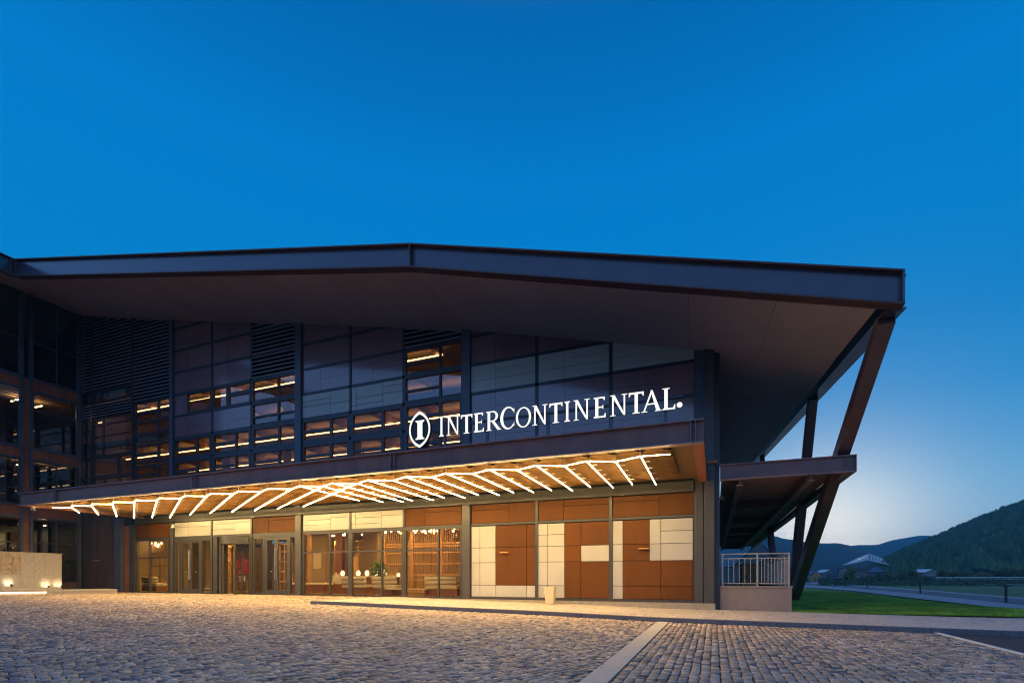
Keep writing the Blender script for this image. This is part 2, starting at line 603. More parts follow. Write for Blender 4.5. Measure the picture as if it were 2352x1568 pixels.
def stones_mesh(name, V, col):
    n = len(V)
    me = bpy.data.meshes.new(name)
    base = (np.arange(n) * 13)[:, None]
    q = (base + np.array(SQ).ravel()[None]).reshape(-1)
    t = (base + np.array(ST).ravel()[None]).reshape(-1)
    loops = np.concatenate([q, t])
    tot = np.concatenate([np.full(n * 8, 4), np.full(n * 4, 3)])
    start = np.concatenate([[0], np.cumsum(tot)[:-1]])
    me.vertices.add(n * 13); me.loops.add(len(loops)); me.polygons.add(len(tot))
    me.vertices.foreach_set('co', V.reshape(-1).astype(np.float32))
    me.loops.foreach_set('vertex_index', loops.astype(np.int32))
    me.polygons.foreach_set('loop_start', start.astype(np.int32))
    me.polygons.foreach_set('loop_total', tot.astype(np.int32))
    me.update(calc_edges=True)
    a = me.color_attributes.new('Col', 'FLOAT_COLOR', 'POINT')
    cc = np.ones((n, 13, 4), np.float32); cc[:, :, :3] = col[:, None, :]
    a.data.foreach_set('color', cc.reshape(-1))
    me.validate()
    return me


def lay(parent, name, m, cx, cy, hx, hy, th, zf, col, jit, inset, bev, tilt, single=300, nvar=12):
    keep = in_view(cx, cy)
    cx, cy, hx, hy, th, col = cx[keep], cy[keep], hx[keep], hy[keep], th[keep], col[keep]
    d = -cx * SY + cy * CY; s = cx * CY + cy * SY
    py = (1.4 * FOC / d)
    vis = (py < 241) & (np.abs(s / d) < 1.0)
    size = np.where(vis, hx * hy / d ** 3, 0)
    order = np.argsort(-size)
    first = order[:single]; rest = order[single:]
    V = stone_verts(hx[rest], hy[rest], th[rest], cx[rest], cy[rest], zf, jit, inset, bev, tilt)
    o = bpy.data.objects.new(name, stones_mesh(name, V, col[rest]))
    o.data.materials.append(m)
    C.objects.link(o); o.parent = parent; o['kind'] = 'stuff'
    # the nearest ones singly, from a few shared meshes
    mhx, mhy = float(np.mean(hx)), float(np.mean(hy))
    var = []
    for k in range(nvar):
        cc = col[first[k::nvar]].mean(axis=0) * 0 + col[first[(k * 17) % len(first)]]
        V = stone_verts(np.array([mhx]), np.array([mhy]), np.zeros(1), np.zeros(1), np.zeros(1),
                        lambda a, b: np.zeros(1), jit, inset, bev, tilt)
        me = stones_mesh(name, V, cc[None]); me.materials.append(m)
        var.append(me)
    zz = zf(cx, cy)
    for k, i in enumerate(first):
        b = bpy.data.objects.new(name, var[int(rng.integers(nvar))])
        b.location = (cx[i], cy[i], zz[i])
        b.rotation_euler = (0, 0, th[i])
        b.scale = (hx[i] / mhx, hy[i] / mhy, 1)
        C.objects.link(b); b.parent = parent


def rows(x0, x1, y0, y1, w, l, ang=0., jx=.006, jl=.2):
    """columns of stones running along y, staggered, turned by ang"""
    out = []
    c, s = math.cos(ang), math.sin(ang)
    cx0, cy0 = (x0 + x1) / 2, (y0 + y1) / 2
    rad = math.hypot(x1 - x0, y1 - y0) / 2 if ang else None
    ux0, ux1 = (x0 - cx0, x1 - cx0) if not ang else (-rad, rad)
    uy0, uy1 = (y0 - cy0, y1 - cy0) if not ang else (-rad, rad)
    x = ux0
    while x < ux1:
        ww = w * rng.uniform(.93, 1.07)
        n = int((uy1 - uy0) / (l * .85))
        ls = l * rng.uniform(1 - jl, 1 + jl, n)
        ys = uy0 + np.cumsum(ls) - ls / 2 - rng.uniform(0, l)
        k = ys < uy1
        ys, ls = ys[k], ls[k]
        xs = np.full(len(ys), x + ww / 2) + rng.normal(0, jx, len(ys))
        gx = xs * c - ys * s + cx0; gy = xs * s + ys * c + cy0
        keep = (gx > x0) & (gx < x1) & (gy > y0) & (gy < y1)
        out.append(np.stack([gx[keep], gy[keep], np.full(keep.sum(), ww / 2), ls[keep] / 2], 1))
        x += ww
    return np.concatenate(out)


A = rows(-1.28, 5.40, 4.4, 16.36, .135, .15)
B1 = rows(-40, -1.68, 1.5, 16.36, .112, .125, ang=R(-20), jx=.012, jl=.28)
B2 = rows(-40, -15.62, 16.36, 21.1, .112, .125, ang=R(-20), jx=.012, jl=.28)
S = np.concatenate([A, B1, B2])
nA = len(A)
gap = np.where(np.arange(len(S)) < nA, .007, .006)
ang = np.where(np.arange(len(S)) < nA, 0., R(-20)) + rng.normal(0, .03, len(S))
base = np.array([[.48, .44, .42], [.56, .49, .45], [.38, .38, .42], [.62, .55, .50], [.17, .19, .26], [.44, .36, .30]])
col = base[rng.integers(0, 6, len(S))] * np.array([1.17, .94, .70]) * rng.uniform(.72, 1.15, (len(S), 1))
lay(court, 'cobblestone', M['cobble'], S[:, 0], S[:, 1], S[:, 2] - gap, S[:, 3] - gap, ang, gs, col,
    jit=.006, inset=.92, bev=.008, tilt=.035)

# grass tufts in the joints of the right-hand court
wv = MB()
for k in range(2600):
    i = int(rng.integers(nA))
    x, y = S[i, 0] + S[i, 2], S[i, 1] + rng.uniform(-.08, .08)
    if y < 8 or (x < 1.2 and rng.random() < .6): continue
    if not in_view(np.array(x), np.array(y)): continue
    z = float(gs(x, y)) - .01
    for q in range(3):
        a = rng.uniform(0, 6.28); h = rng.uniform(.012, .034)
        dx, dy = math.cos(a) * .012, math.sin(a) * .012
        ox, oy = x + rng.normal(0, .008), y + rng.normal(0, .03)
        wv.add([(ox - dx, oy - dy, z), (ox + dx, oy + dy, z), (ox + rng.normal(0, .012), oy + rng.normal(0, .012), z + h)],
               [(0, 1, 2)])
o = wv.build('joint_grass', M['weed']); tag(o, 'short grass growing in the joints of the cobbles', 'grass', kind='stuff')

# pale granite band across the court
band = thing('stone_band', 'pale granite band of long slabs laid across the cobbles', 'paving band', (-1.48, 5, float(gs(-1.48, 5))))
band['kind'] = 'structure'
y = -6.0
while y < 16.3:
    y2 = min(y + 1.15, 16.38)
    MB().box(-1.655, -1.305, y + .004, y2 - .004, float(gs(-1.66, y)) - .06, float(gs(-1.655, y)) + .012,
             float(gs(-1.305, y)) + .012, float(gs(-1.3, y)) - .06).build('slab', M['band'], band, bevel=.004)
    y = y2

# footway pavers in running bond
P = []
yy = 16.54
r = 0
while yy < 21.85:
    xs = np.arange(-15.6 + (r % 2) * .1, 30, .2)
    P.append(np.stack([xs + .1, np.full(len(xs), yy + .05), np.full(len(xs), .0975), np.full(len(xs), .0475)], 1))
    yy += .1; r += 1
P = np.concatenate(P)
colp = np.array([[.60, .50, .41], [.64, .53, .43], [.56, .47, .40]])[rng.integers(0, 3, len(P))] * rng.uniform(.88, 1.1, (len(P), 1))
lay(foot, 'paver', M['paver'], P[:, 0], P[:, 1], P[:, 2], P[:, 3], np.zeros(len(P)), lambda a, b: g1(a), colp,
    jit=.0015, inset=.94, bev=.004, tilt=.006)

kerb = thing('kerb', 'dark granite kerb stones along the front of the footway', 'kerb', (-15.6, 16.45, 0))
kerb['kind'] = 'structure'
x = -15.6
while x < 26:
    x2 = x + .72
    MB().box(x + .003, x2 - .003, 16.39 + rng.normal(0, .003), 16.535, float(gs(x, 10)) - .1, float(g1(x)) + .006,
             float(g1(x2)) + .006, float(gs(x2, 10)) - .1).build('kerb_stone', M['kerb'], kerb, bevel=.01)
    x = x2
MB().box(-15.62, -15.595, 16.535, 21.2, -.1, float(g1(-15.6)) + .004).build('edge_stone', M['kerb'], kerb)

# lawn: a raised bed of turf right of the terrace
def gl(x, y): return -.25 + .10 * np.exp(-((y - 25) / 3.5) ** 2) + .02 * np.sin(x * .9) * np.sin(y * .7)


LE = [onZ(q_, r_, -.25)[:2] for q_, r_ in ((1815, 1345.5), (1870, 1348), (1960, 1355.5), (2100, 1373), (2352, 1401), (2700, 1444))]   # back edge


def lawn_back(x): return lerp(x, LE)


vs = []; fs = []
NX, NY = 60, 26
for i in range(NX + 1):
    x = 2.75 + (20 - 2.75) * (i / NX) ** 1.4
    yb = max(lawn_back(x), 21.75)
    for j in range(NY + 1):
        y = 21.62 + (yb - 21.62) * (j / NY) ** 1.3
        vs.append((x, y, float(gl(x, y))))
for i in range(NX):
    for j in range(NY):
        a = i * (NY + 1) + j
        fs.append((a, a + NY + 1, a + NY + 2, a + 1))
lawn = struct('lawn', MB().add(vs, fs), M['soil'])
NB = 110000
bx = 2.75 + (17 - 2.75) * rng.random(NB) ** 1.1
by = 21.62 + 34 * rng.random(NB) ** 1.9
lb = np.interp(bx, [p[0] for p in LE], [p[1] for p in LE])
k = (by < lb) & in_view(bx, by)
bx, by = bx[k], by[k]
n = len(bx)
a = rng.uniform(0, 6.28, n); h = rng.uniform(.03, .085, n); w = rng.uniform(.006, .014, n)
V = np.zeros((n, 3, 3))
z = gl(bx, by)
V[:, 0] = np.stack([bx - np.cos(a) * w, by - np.sin(a) * w, z - .005], 1)
V[:, 1] = np.stack([bx + np.cos(a) * w, by + np.sin(a) * w, z - .005], 1)
V[:, 2] = np.stack([bx + rng.normal(0, .025, n), by + rng.normal(0, .025, n), z + h], 1)
me = bpy.data.meshes.new('lawn_grass')
me.vertices.add(3 * n); me.loops.add(3 * n); me.polygons.add(n)
me.vertices.foreach_set('co', V.reshape(-1).astype(np.float32))
me.loops.foreach_set('vertex_index', np.arange(3 * n, dtype=np.int32))
me.polygons.foreach_set('loop_start', np.arange(0, 3 * n, 3, dtype=np.int32))
me.polygons.foreach_set('loop_total', np.full(n, 3, np.int32))
me.update(calc_edges=True); me.materials.append(M['grass'])
o = bpy.data.objects.new('lawn_grass', me); C.objects.link(o)
tag(o, 'mown green grass of the lawn right of the terrace', 'grass', kind='stuff')


# paths behind the lawn, as sheets on the ground
def path_sheet(name, m, edge_a, edge_b, z):
    vs = []; fs = []
    for (p, q) in zip(edge_a, edge_b):
        a = onZ(*p, z); b = onZ(*q, z)
        vs += [a, b]
    for i in range(len(edge_a) - 1):
        fs.append((2 * i, 2 * i + 1, 2 * i + 3, 2 * i + 2))
    return struct(name, MB().add(vs, fs), m)


ea = [(1815, 1347), (1870, 1349), (1960, 1356), (2100, 1373), (2352, 1401), (2700, 1445)]
eb = [(1815, 1333.5), (1870, 1336), (1960, 1342), (2100, 1352), (2352, 1372), (2700, 1402)]
path_sheet('gravel_path', M['gravel'], ea, eb, -.40)
ea = [(1830, 1342), (1870, 1343.5), (1960, 1350), (2100, 1362), (2352, 1388), (2700, 1425)]
eb = [(1830, 1338), (1870, 1339.5), (1960, 1344.5), (2100, 1354), (2352, 1375), (2700, 1406)]
path_sheet('tarmac_path', M['tarpath'], ea, eb, -.392)
path_sheet('gravel_yard', M['gravel'], [(1800, 1336), (1860, 1336), (1930, 1336), (2010, 1335)],
           [(1800, 1331.5), (1860, 1331), (1930, 1331.5), (2010, 1332.5)], -.405)

# ------------------------------------------------------------------ hotel building
hotel = thing('hotel_building', 'long dark plum hotel with a folded overhanging roof, panelled facade and glazed lobby',
              'building', (-20, YF, 0))


def part(name, mb, m, parent=None, **k):
    return mb.build(name, m, hotel if parent is None else parent, **k)


SOF = [(-42, 19.5), (-40.7, 19.25), (-31.4, 17.15), (-21.1, 15.02), (-10.86, 12.8), (-4.13, 11.08), (-.65, 10.2), (4.05, 8.98)]


def sof(x): return lerp(x, SOF)


LV = [5.66, 7.03, 8.39, 9.75, 11.11, 12.46, 13.83, 15.18, 16.55, 17.92, 19.3]
YP = YF                        # front of panels


def bar_v(x, w, z0, z1, y0=YF - .09, y1=YF + .08, m='mull', name='mullion', top=None):
    top = z1 if top is None else top
    zt = lambda xx: min(top, sof(xx) + .08)
    return part(name, MB().box(x - w / 2, x + w / 2, y0, y1, z0, zt(x - w / 2), zt(x + w / 2)), M[m])


def bar_h(x0, x1, z, h, y0=YF - .06, y1=YF + .06, m='mull', name='transom'):
    # cut where the soffit comes down
    xm = x1
    while xm > x0 + .1 and sof(xm) < z - h / 2: xm -= .05
    if xm <= x0 + .1: return
    return part(name, MB().box(x0, xm, y0, y1, z - h / 2, z + h / 2), M[m])


def panel(x0, x1, z0, z1, m, gap=.012, y=YF, name='wall_panel', lab=None):
    """one cladding panel; its top follows the soffit where that cuts it"""
    x0 += gap; x1 -= gap; z0 += gap; z1 -= gap
    y += float(rng.normal(0, .002))
    ta, tb = min(z1, sof(x0) + .08), min(z1, sof(x1) + .08)
    if ta <= z0 and tb <= z0: return
    if tb <= z0 + .01:
        # triangle: find where the soffit meets the lower edge
        xm = x0
        while xm < x1 and sof(xm) + .08 > z0: xm += .02
        pl = [(x0, z0), (xm, z0), (x0, ta)]
    elif tb < z1 and ta >= z1 and sof(x0) + .08 > z1 + .02:
        xm = x0
        while xm < x1 and sof(xm) + .08 > z1: xm += .02
        pl = [(x0, z0), (x1, z0), (x1, tb), (xm, z1), (x0, z1)]
    else:
        pl = [(x0, z0), (x1, z0), (x1, tb), (x0, ta)]
    o = part(name, MB().prism(pl, y - .03, y + .03), M[m])
    if lab: o['label'] = lab
    return o


def pane(par, x0, x1, z0, z1, m, y=YF + .02):
    return MB().box(x0, x1, y, y + .012, z0, z1).build('pane', M[m], par)


def window(x0, x1, z0, z1, xs=(), zs=(), fr=.07, bar=.06, m='mull', g='pane_up', y=YF, name='window', split=None, d=.07):
    """frame of bars with a pane in every light; split = {column: [z fractions]}"""
    mb = MB()
    zt = min(z1, sof(x1) + .05)
    X = [x0] + [x0 + (x1 - x0) * f for f in xs] + [x1]
    mb.box(x0, x0 + fr, y - d, y + d, z0, z1); mb.box(x1 - fr, x1, y - d, y + d, z0, z1)
    mb.box(x0 + fr, x1 - fr, y - d + .004, y + d - .004, z0, z0 + fr); mb.box(x0 + fr, x1 - fr, y - d + .004, y + d - .004, z1 - fr, z1)
    for xx in X[1:-1]:
        mb.box(xx - bar / 2, xx + bar / 2, y - d + .008, y + d - .008, z0 + fr, z1 - fr)
    cells = []
    for i in range(len(X) - 1):
        l = X[i] + (fr if i == 0 else bar / 2); r = X[i + 1] - (fr if i == len(X) - 2 else bar / 2)
        fz = (split or {}).get(i, zs)
        Z = [z0] + [z0 + (z1 - z0) * f for f in fz] + [z1]
        for zz in Z[1:-1]:
            mb.box(l, r, y - d + .012, y + d - .012, zz - bar / 2, zz + bar / 2)
        for j in range(len(Z) - 1):
            cells.append((l, r, Z[j] + (fr if j == 0 else bar / 2), Z[j + 1] - (fr if j == len(Z) - 2 else bar / 2)))
    o = part(name, mb, M[m])
    for c in cells: pane(o, *c, g, y + .02)
    return o


# bearings of the bay lines on the facade
XC = {k: FX(v) for k, v in dict(corner=183, a1=214, a2=308, c0=398, b1=488.5, b2=579, c1=688.5, d1=806, d2=928.5, c2=1073,
                                e1=1233.5, e2=1403, end=1594).items()}
ZT = 20.0
# columns
for k, w in (('c0', .30), ('c1', .42), ('c2', .42)):
    bar_v(XC[k], w, 4.9, ZT, YF - .16, YF + .25, 'blueframe', 'column')
for k, w in (('a1', .2), ('a2', .2)):
    bar_v(XC[k], w, 4.9, ZT, YF - .12, YF + .1)
for k in ('b1', 'b2', 'd1', 'd2', 'e1', 'e2'):
    bar_v(XC[k], .14, 4.9, ZT, YF - .06, YF + .1)
bar_v(XC['corner'] + .12, .5, 4.9, ZT, YF - .2, YF + .2, 'blueframe', 'column')


def cells(a, b, i0, i1, kind, joints=()):
    pass


def upper_bay(k0, k1, wpad, floor_rows, skip=()):
    """transoms of one bay at every level"""
    for z in LV:
        bar_h(XC[k0] + wpad, XC[k1] - wpad, z, .13)


for (k0, k1, p0, p1) in (('c0', 'c1', .15, .21), ('c1', 'c2', .21, .21), ('c2', 'end', .21, .0)):
    for z in LV[1:]:
        bar_h(XC[k0] + p0, XC[k1] - p1, z, .13)


def jpanel(x0, x1, z0, z1, m, cols=(), rows_=(), gap=.006):
    """panel cell cut by thin joints: cols = x fractions; rows_ = {col index: z fractions}"""
    X = [x0] + [x0 + (x1 - x0) * f for f in cols] + [x1]
    for i in range(len(X) - 1):
        f = rows_.get(i, ()) if isinstance(rows_, dict) else rows_
        Z = [z0] + [z0 + (z1 - z0) * q for q in f] + [z1]
        for j in range(len(Z) - 1):
            panel(X[i], X[i + 1], Z[j], Z[j + 1], m, gap=gap)


def inner(k0, k1, a=.07, b=.07): return XC[k0] + a, XC[k1] - b


def stack_win(x0, x1, z0, z1, f=.62):
    return window(x0, x1, z0 + .065, z1 - .065, xs=(f,), split={0: (.47,), 1: ()}, fr=.13, bar=.15, g='pane_mid')


# bay 1
b1m1 = inner('c0', 'b1', .16, .07); b1m2 = inner('b1', 'b2'); b1m3 = inner('b2', 'c1', .07, .22)
for (x0, x1), jc in ((b1m1, (.4,)), (b1m2, (.42,))):
    for j in (5, 6, 7, 8):
        jpanel(x0, x1, LV[j] + .065, LV[j + 1] - .065, 'panel_dark', jc, {1: (.5,)} if j % 2 else {})
    jpanel(x0, x1, LV[3] + .065, LV[4] - .065, 'panel_dark', jc, {1: (.42,)})
    for j in (1, 2): stack_win(x0, x1, LV[j], LV[j + 1])
x0, x1 = b1m1
panel(x0, x0 + .36 * (x1 - x0), LV[4] + .065, LV[5] - .065, 'panel_dark', .006)
window(x0 + .36 * (x1 - x0), x1, LV[4] + .065, LV[5] - .065, zs=(.55,), fr=.07)
x0, x1 = b1m2
window(x0, x1, LV[4] + .065, LV[5] - .065, xs=(.40,), split={1: (.55,)}, fr=.07, bar=.22)
x0, x1 = b1m3
window(x0, x1, LV[4] + .065, LV[5] - .065, xs=(.6,), zs=(.5,), bar=.1)
window(x0, x1, LV[3] + .065, LV[4] - .065, xs=(.6,), zs=(.38,), bar=.1)
for j in (1, 2): stack_win(x0, x1, LV[j], LV[j + 1])


def louvers(x0, x1, z0, z1, n=6, y=YF):
    """one blade per level, tilted, each a part; the top ones tuck under the soffit"""
    z = z0 + .1
    st = 1.36 / n
    while z < z1:
        if sof(x1) + .05 > z:
            MB().hexa([(x0, y - .10, z - .045), (x0, y - .10, z - .005), (x0, y + .05, z + .075), (x0, y + .05, z + .035),
                       (x1, y - .10, z - .045), (x1, y - .10, z - .005), (x1, y + .05, z + .075), (x1, y + .05, z + .035)]
                      ).build('louver_slat', M['louver'], hotel)
        elif sof(x0) + .05 > z:
            xm = x0
            while sof(xm) + .05 > z: xm += .03
            MB().hexa([(x0, y - .10, z - .045), (x0, y - .10, z - .005), (x0, y + .05, z + .075), (x0, y + .05, z + .035),
                       (xm, y - .10, z - .045), (xm, y - .10, z - .005), (xm, y + .05, z + .075), (xm, y + .05, z + .035)]
                      ).build('louver_slat', M['louver'], hotel)
        z += st
    part('louver_backing', MB().box(x0 - .1, x1 + .12, y + .16, y + .2, z0, min(z1, sof(x0) + .2), min(z1, sof(x1) + .2)), M['black'])


louvers(b1m3[0], b1m3[1], LV[5], 18.0)

# bay 2
b2m1 = inner('c1', 'd1', .22, .07); b2m2 = inner('d1', 'd2'); b2m3 = inner('d2', 'c2', .07, .22)
for (x0, x1), jc in ((b2m1, (.4,)), (b2m2, (.42,))):
    for j in (4, 5, 6, 7):
        jpanel(x0, x1, LV[j] + .065, LV[j + 1] - .065, 'panel_dark', jc, {1: (.5,)} if j % 2 == 0 else {})
    for j in (1, 2): stack_win(x0, x1, LV[j], LV[j + 1])
jpanel(*b2m1, LV[3] + .065, LV[4] - .065, 'panel_white', (.60,), {0: (.48, .72), 1: (.45,)}, .012)
jpanel(*b2m2, LV[3] + .065, LV[4] - .065, 'panel_white', (.10, .62), {0: (.2,), 1: (.22, .5), 2: (.52, .8)}, .012)
x0, x1 = b2m3
window(x0, x1, LV[4] + .065, LV[5] - .065, xs=(.62,), split={0: (.42,), 1: ()}, bar=.1)
window(x0, x1, LV[3] + .065, LV[4] - .065, xs=(.62,), split={0: (.45,), 1: ()}, bar=.1)
for j in (1, 2): stack_win(x0, x1, LV[j], LV[j + 1])
louvers(x0, x1, LV[5], 16.0)

# bay 3
b3 = [inner('c2', 'e1', .22, .07), inner('e1', 'e2'), inner('e2', 'end', .07, .0)]
for n, (x0, x1) in enumerate(b3):
    cut = ((.39,), (.38,), (.61,))[n]
    jpanel(x0, x1, LV[3] + .065, LV[4] - .065, 'panel_white', cut, ({0: (.42,), 1: (.42, .75)}, {0: (.42,), 1: (.42, .72)},
                                                                  {0: (.45, .72), 1: (.45,)})[n])
    for j in (1, 2, 4, 5):
        jpanel(x0, x1, LV[j] + .065, LV[j + 1] - .065, 'panel_dark', cut, {1 if n < 2 else 0: (.5,)})

# bay 0 beside the corner
x0, x1 = XC['corner'] + .37, XC['a1'] - .1
louvers(x0, x1, LV[6], 20.0)
window(x0, x1, 13.0, LV[6] - .05, fr=.08)
louvers(x0, x1, 11.95, 12.95, n=7)
window(x0, x1, LV[2] + .8, 11.9, zs=(.4, .72), fr=.08)
for za, zb in ((5.7, 7.03), (7.1, 7.8), (7.85, 9.15)): window(x0, x1, za, zb, fr=.07)
x0, x1 = inner('a1', 'a2', .1, .1)
louvers(x0, x1, LV[6], 20.0)
window(x0, x1, 12.95, LV[6] - .05, xs=(.2,), fr=.1)
louvers(x0, x1, 11.95, 12.9, n=7)
window(x0, x1, 9.3, 11.9, xs=(.25,), zs=(.22, .52, .82), fr=.07)
window(x0, x1, 7.9, 9.25, xs=(.66,), fr=.1, bar=.26)
window(x0, x1, 5.7, 7.85, xs=(.3, .66), fr=.1, bar=.12)
x0, x1 = inner('a2', 'c0', .1, .16)
louvers(x0, x1, LV[5], 20.0)
for j in (3, 4): window(x0, x1, LV[j] + .03, LV[j + 1] - .03, xs=(.66,), zs=(.42,), fr=.09, bar=.13)
for j in (1, 2): stack_win(x0, x1, LV[j], LV[j + 1], .66)
# dark wall behind the opaque panels
wall = MB()
for (k0, k1, z0) in (('c0', 'b1', LV[5]), ('b1', 'b2', LV[5]), ('c1', 'd1', LV[3]), ('d1', 'd2', LV[3]), ('c2', 'end', LV[1])):
    wall.box(XC[k0], XC[k1], YF + .11, YF + .2, z0, min(19.6, sof(XC[k0]) + .3), min(19.6, sof(XC[k1]) + .3))
wall.box(XC['c0'], XC['b2'], YF + .11, YF + .2, LV[3], LV[4])
wall.box(XC['corner'], XC['end'], YF + .11, YF + .2, 4.2, 7.0)
wall.box(XC['corner'], XC['c1'], YF + .26, YF + .3, 13.72, sof(XC['corner']) + .3, sof(XC['c1']) + .3)
part('wall', wall, M['black'])
part('inner_wall', MB().box(-40.75, -40.6, YF + .26, 36, 0, 13.7), M['wallwarm'])

# ------------------------------------------------------------------ right corner columns, plinth, side wall
xa0, xa1 = FX(1597), FX(1615.5)
part('column', MB().box(xa0, xa1, YF - .12, YF + .3, -.06, 5.0), M['column'], bevel=.01)
xb0, xb1 = FX(1617.5), FX(1641)
part('column', MB().box(xb0, xb1, YF - .2, YF + .25, -.05, 10.5), M['column'], bevel=.01)
part('column', MB().box(xb1 - .02, FX(1653), YF + .12, YF + .5, -.2, 10.3), M['column'], bevel=.01)
part('wall_trim', MB().box(XC['end'] - .01, xb0 + .02, YF + .02, YF + .2, 0, 10.4), M['blueframe'])
part('bracket', MB().box(xb0 + .02, xb1 + .09, YF - .34, YF + .0, 5.55, 5.65), M['rust'])
sx0, sx1 = -.25, FX(1652) - .05
part('side_wall', MB().hexa([(sx0, YF + .5, -.4), (sx1, YF + .5, -.4), (sx1, YF + .5, 10.25), (sx0, YF + .5, 10.3),
                             (sx0, 75.9, -.4), (sx1, 75.9, -.4), (sx1, 75.9, 16.75), (sx0, 75.9, 16.8)]), M['panel_dark'])
pl = MB()
xs = np.linspace(FX(1000), FX(1643), 14)
for i in range(13):
    a, b = xs[i], xs[i + 1]
    pl.box(a, b, YF - .30, YF + .1, float(g1(a)) - .1, .075, .075 - .012 * 0, float(g1(b)) - .1)
pl = MB().box(FX(980), FX(1643), YF - .30, YF + .1, -.35, .075)
part('plinth', pl, M['concrete'])

# ------------------------------------------------------------------ ground storey
GH = 3.51
part('header_beam', MB().box(FX(318), FX(1593.5), YF - .22, YF + .05, 4.52, 4.93), M['frame'])
for px in (1083, 1400):
    pass
for px in (480, 590, 700, 812, 930, 1072, 1190, 1300, 1410, 1500):
    MB().box(FX(px) - .006, FX(px) + .006, YF - .224, YF - .215, 4.52, 4.93).build('beam_joint', M['dark'], hotel)
# columns of the ground storey
for k, w in (('c0', .26), ('c1', .40), ('c2', .40)):
    part('column', MB().box(XC[k] - w / 2, XC[k] + w / 2, YF - .14, YF + .2, -.02, 4.52), M['column'], bevel=.008)
part('column', MB().box(FX(301), FX(312.5), YF - .12, YF + .2, -.02, 4.52), M['column'])
part('column', MB().box(FX(268.5), FX(284), YF - .18, YF + .3, -.02, 5.0), M['blueframe'])
panel(FX(285), FX(300.5), .1, 2.2, 'rust', y=YF); panel(FX(285), FX(300.5), 2.2, 4.5, 'rust', y=YF)
# big rusted plates next to the corner
zr = (.1, 1.62, 3.35, 4.55, 5.66)
for i in range(4):
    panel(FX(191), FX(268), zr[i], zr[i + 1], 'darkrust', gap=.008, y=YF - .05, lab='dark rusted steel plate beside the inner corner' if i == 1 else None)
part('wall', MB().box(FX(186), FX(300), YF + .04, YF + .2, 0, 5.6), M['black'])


def header(x0, x1, m, cols, rows_):
    jpanel(x0, x1, 3.62, 4.50, m, cols, rows_, .011)
    part('header_rail', MB().box(x0 - .02, x1 + .02, YF - .07, YF + .08, 3.515, 3.615), M['frame'])


w0 = (FX(315.5), FX(390.5))
header(*w0, 'panel_brown', (.38,), {})
m1 = (FX(402.5), FX(486.5)); m2 = (FX(489.5), FX(577)); m3 = (FX(582), FX(681))
header(*m1, 'panel_white', (.38,), {0: (.66,), 1: (.66,)})
header(*m2, 'panel_white', (.09, .60), {0: (.36,), 1: (.36, .72), 2: (.8,)})
header(*m3, 'panel_brown', (.37,), {1: (.8,)})
n1 = (FX(697), FX(804.5)); n2 = (FX(807.5), FX(926.5)); n3 = (FX(931.5), FX(1061.5))
header(*n1, 'panel_white', (.09, .60), {0: (.36,), 1: (.36, .66), 2: (.75,)})
header(*n2, 'panel_white', (.09, .60), {0: (.3,), 1: (.3, .66), 2: (.72,)})
header(*n3, 'panel_brown', (.36,), {1: (.75,)})
o1 = (FX(1084), FX(1229.5)); o2 = (FX(1237), FX(1399)); o3 = (FX(1407.5), FX(1592))
header(*o1, 'panel_brown', (.60,), {0: (.70,)})
header(*o2, 'panel_brown', (.37,), {1: (.68,)})
header(*o3, 'panel_brown', (.60,), {0: (.75,)})
for k in ('e1', 'e2'):
    part('mullion', MB().box(XC[k] - .07, XC[k] + .07, YF - .08, YF + .1, .08, 4.52), M['frame'])
part('mullion', MB().box(FX(1592.6), FX(1596.6), YF - .08, YF + .1, .08, 4.52), M['frame'])
for px in (487.9, 579.5, 806, 929):
    part('mullion', MB().box(FX(px) - .055, FX(px) + .055, YF - .08, YF + .1, .1, 4.52), M['frame'])
part('wall', MB().box(FX(1074), FX(1597), YF + .05, YF + .2, 0, 4.5).box(FX(314), FX(1074), YF + .05, YF + .2, 3.52, 4.5), M['black'])


# mosaic of ivory and brown panels in the right bay
def mosaic(x, zs, cells_):
    for (i0, i1, j0, j1, m) in cells_:
        panel(x[i0], x[i1], zs[j1], zs[j0], m, gap=.011)


def zx(v): return 1041.25 + v * .2656                # survey sheet of the bay


Z = [3.49, 2.99, 2.48, 1.785, .735, .19]
x = [FX(zx(v)) for v in (159, 232, 367, 636, 712)]
W, Bn = 'panel_white', 'panel_brown'
mosaic(x, Z, [(0, 1, 0, 2, W), (1, 2, 0, 2, W), (0, 1, 2, 3, W), (1, 2, 2, 3, W), (0, 1, 3, 4, W), (1, 2, 3, 4, W),
              (0, 1, 4, 5, W), (1, 2, 4, 5, W), (2, 3, 0, 2, Bn), (3, 4, 0, 2, Bn), (2, 3, 2, 4, Bn), (3, 4, 2, 4, Bn),
              (2, 3, 4, 5, W), (3, 4, 4, 5, W)])
x = [FX(zx(v)) for v in (734, 816, 963, 1105, 1352)]
mosaic(x, Z, [(a, a + 1, b, c, W) for a in (0, 1) for b, c in ((0, 1), (1, 2), (2, 3), (3, 4), (4, 5))] +
       [(2, 3, 0, 2, Bn), (3, 4, 0, 2, Bn), (2, 3, 2, 3, Bn), (3, 4, 2, 3, W), (2, 3, 3, 5, Bn), (3, 4, 3, 5, Bn)])
x = [FX(zx(v)) for v in (1377, 1467, 1697, 1795, 2072)]
mosaic(x, Z, [(0, 1, 0, 2, W), (0, 1, 2, 3, W), (0, 1, 3, 4, W), (0, 1, 4, 5, W), (1, 2, 0, 2, Bn), (1, 2, 2, 3, Bn),
              (1, 3, 3, 4, Bn), (1, 3, 4, 5, Bn), (2, 3, 0, 2, W), (2, 3, 2, 3, W), (3, 4, 0, 1, W), (3, 4, 1, 2, W),
              (3, 4, 2, 3, W), (3, 4, 3, 4, Bn), (3, 4, 4, 5, Bn)])
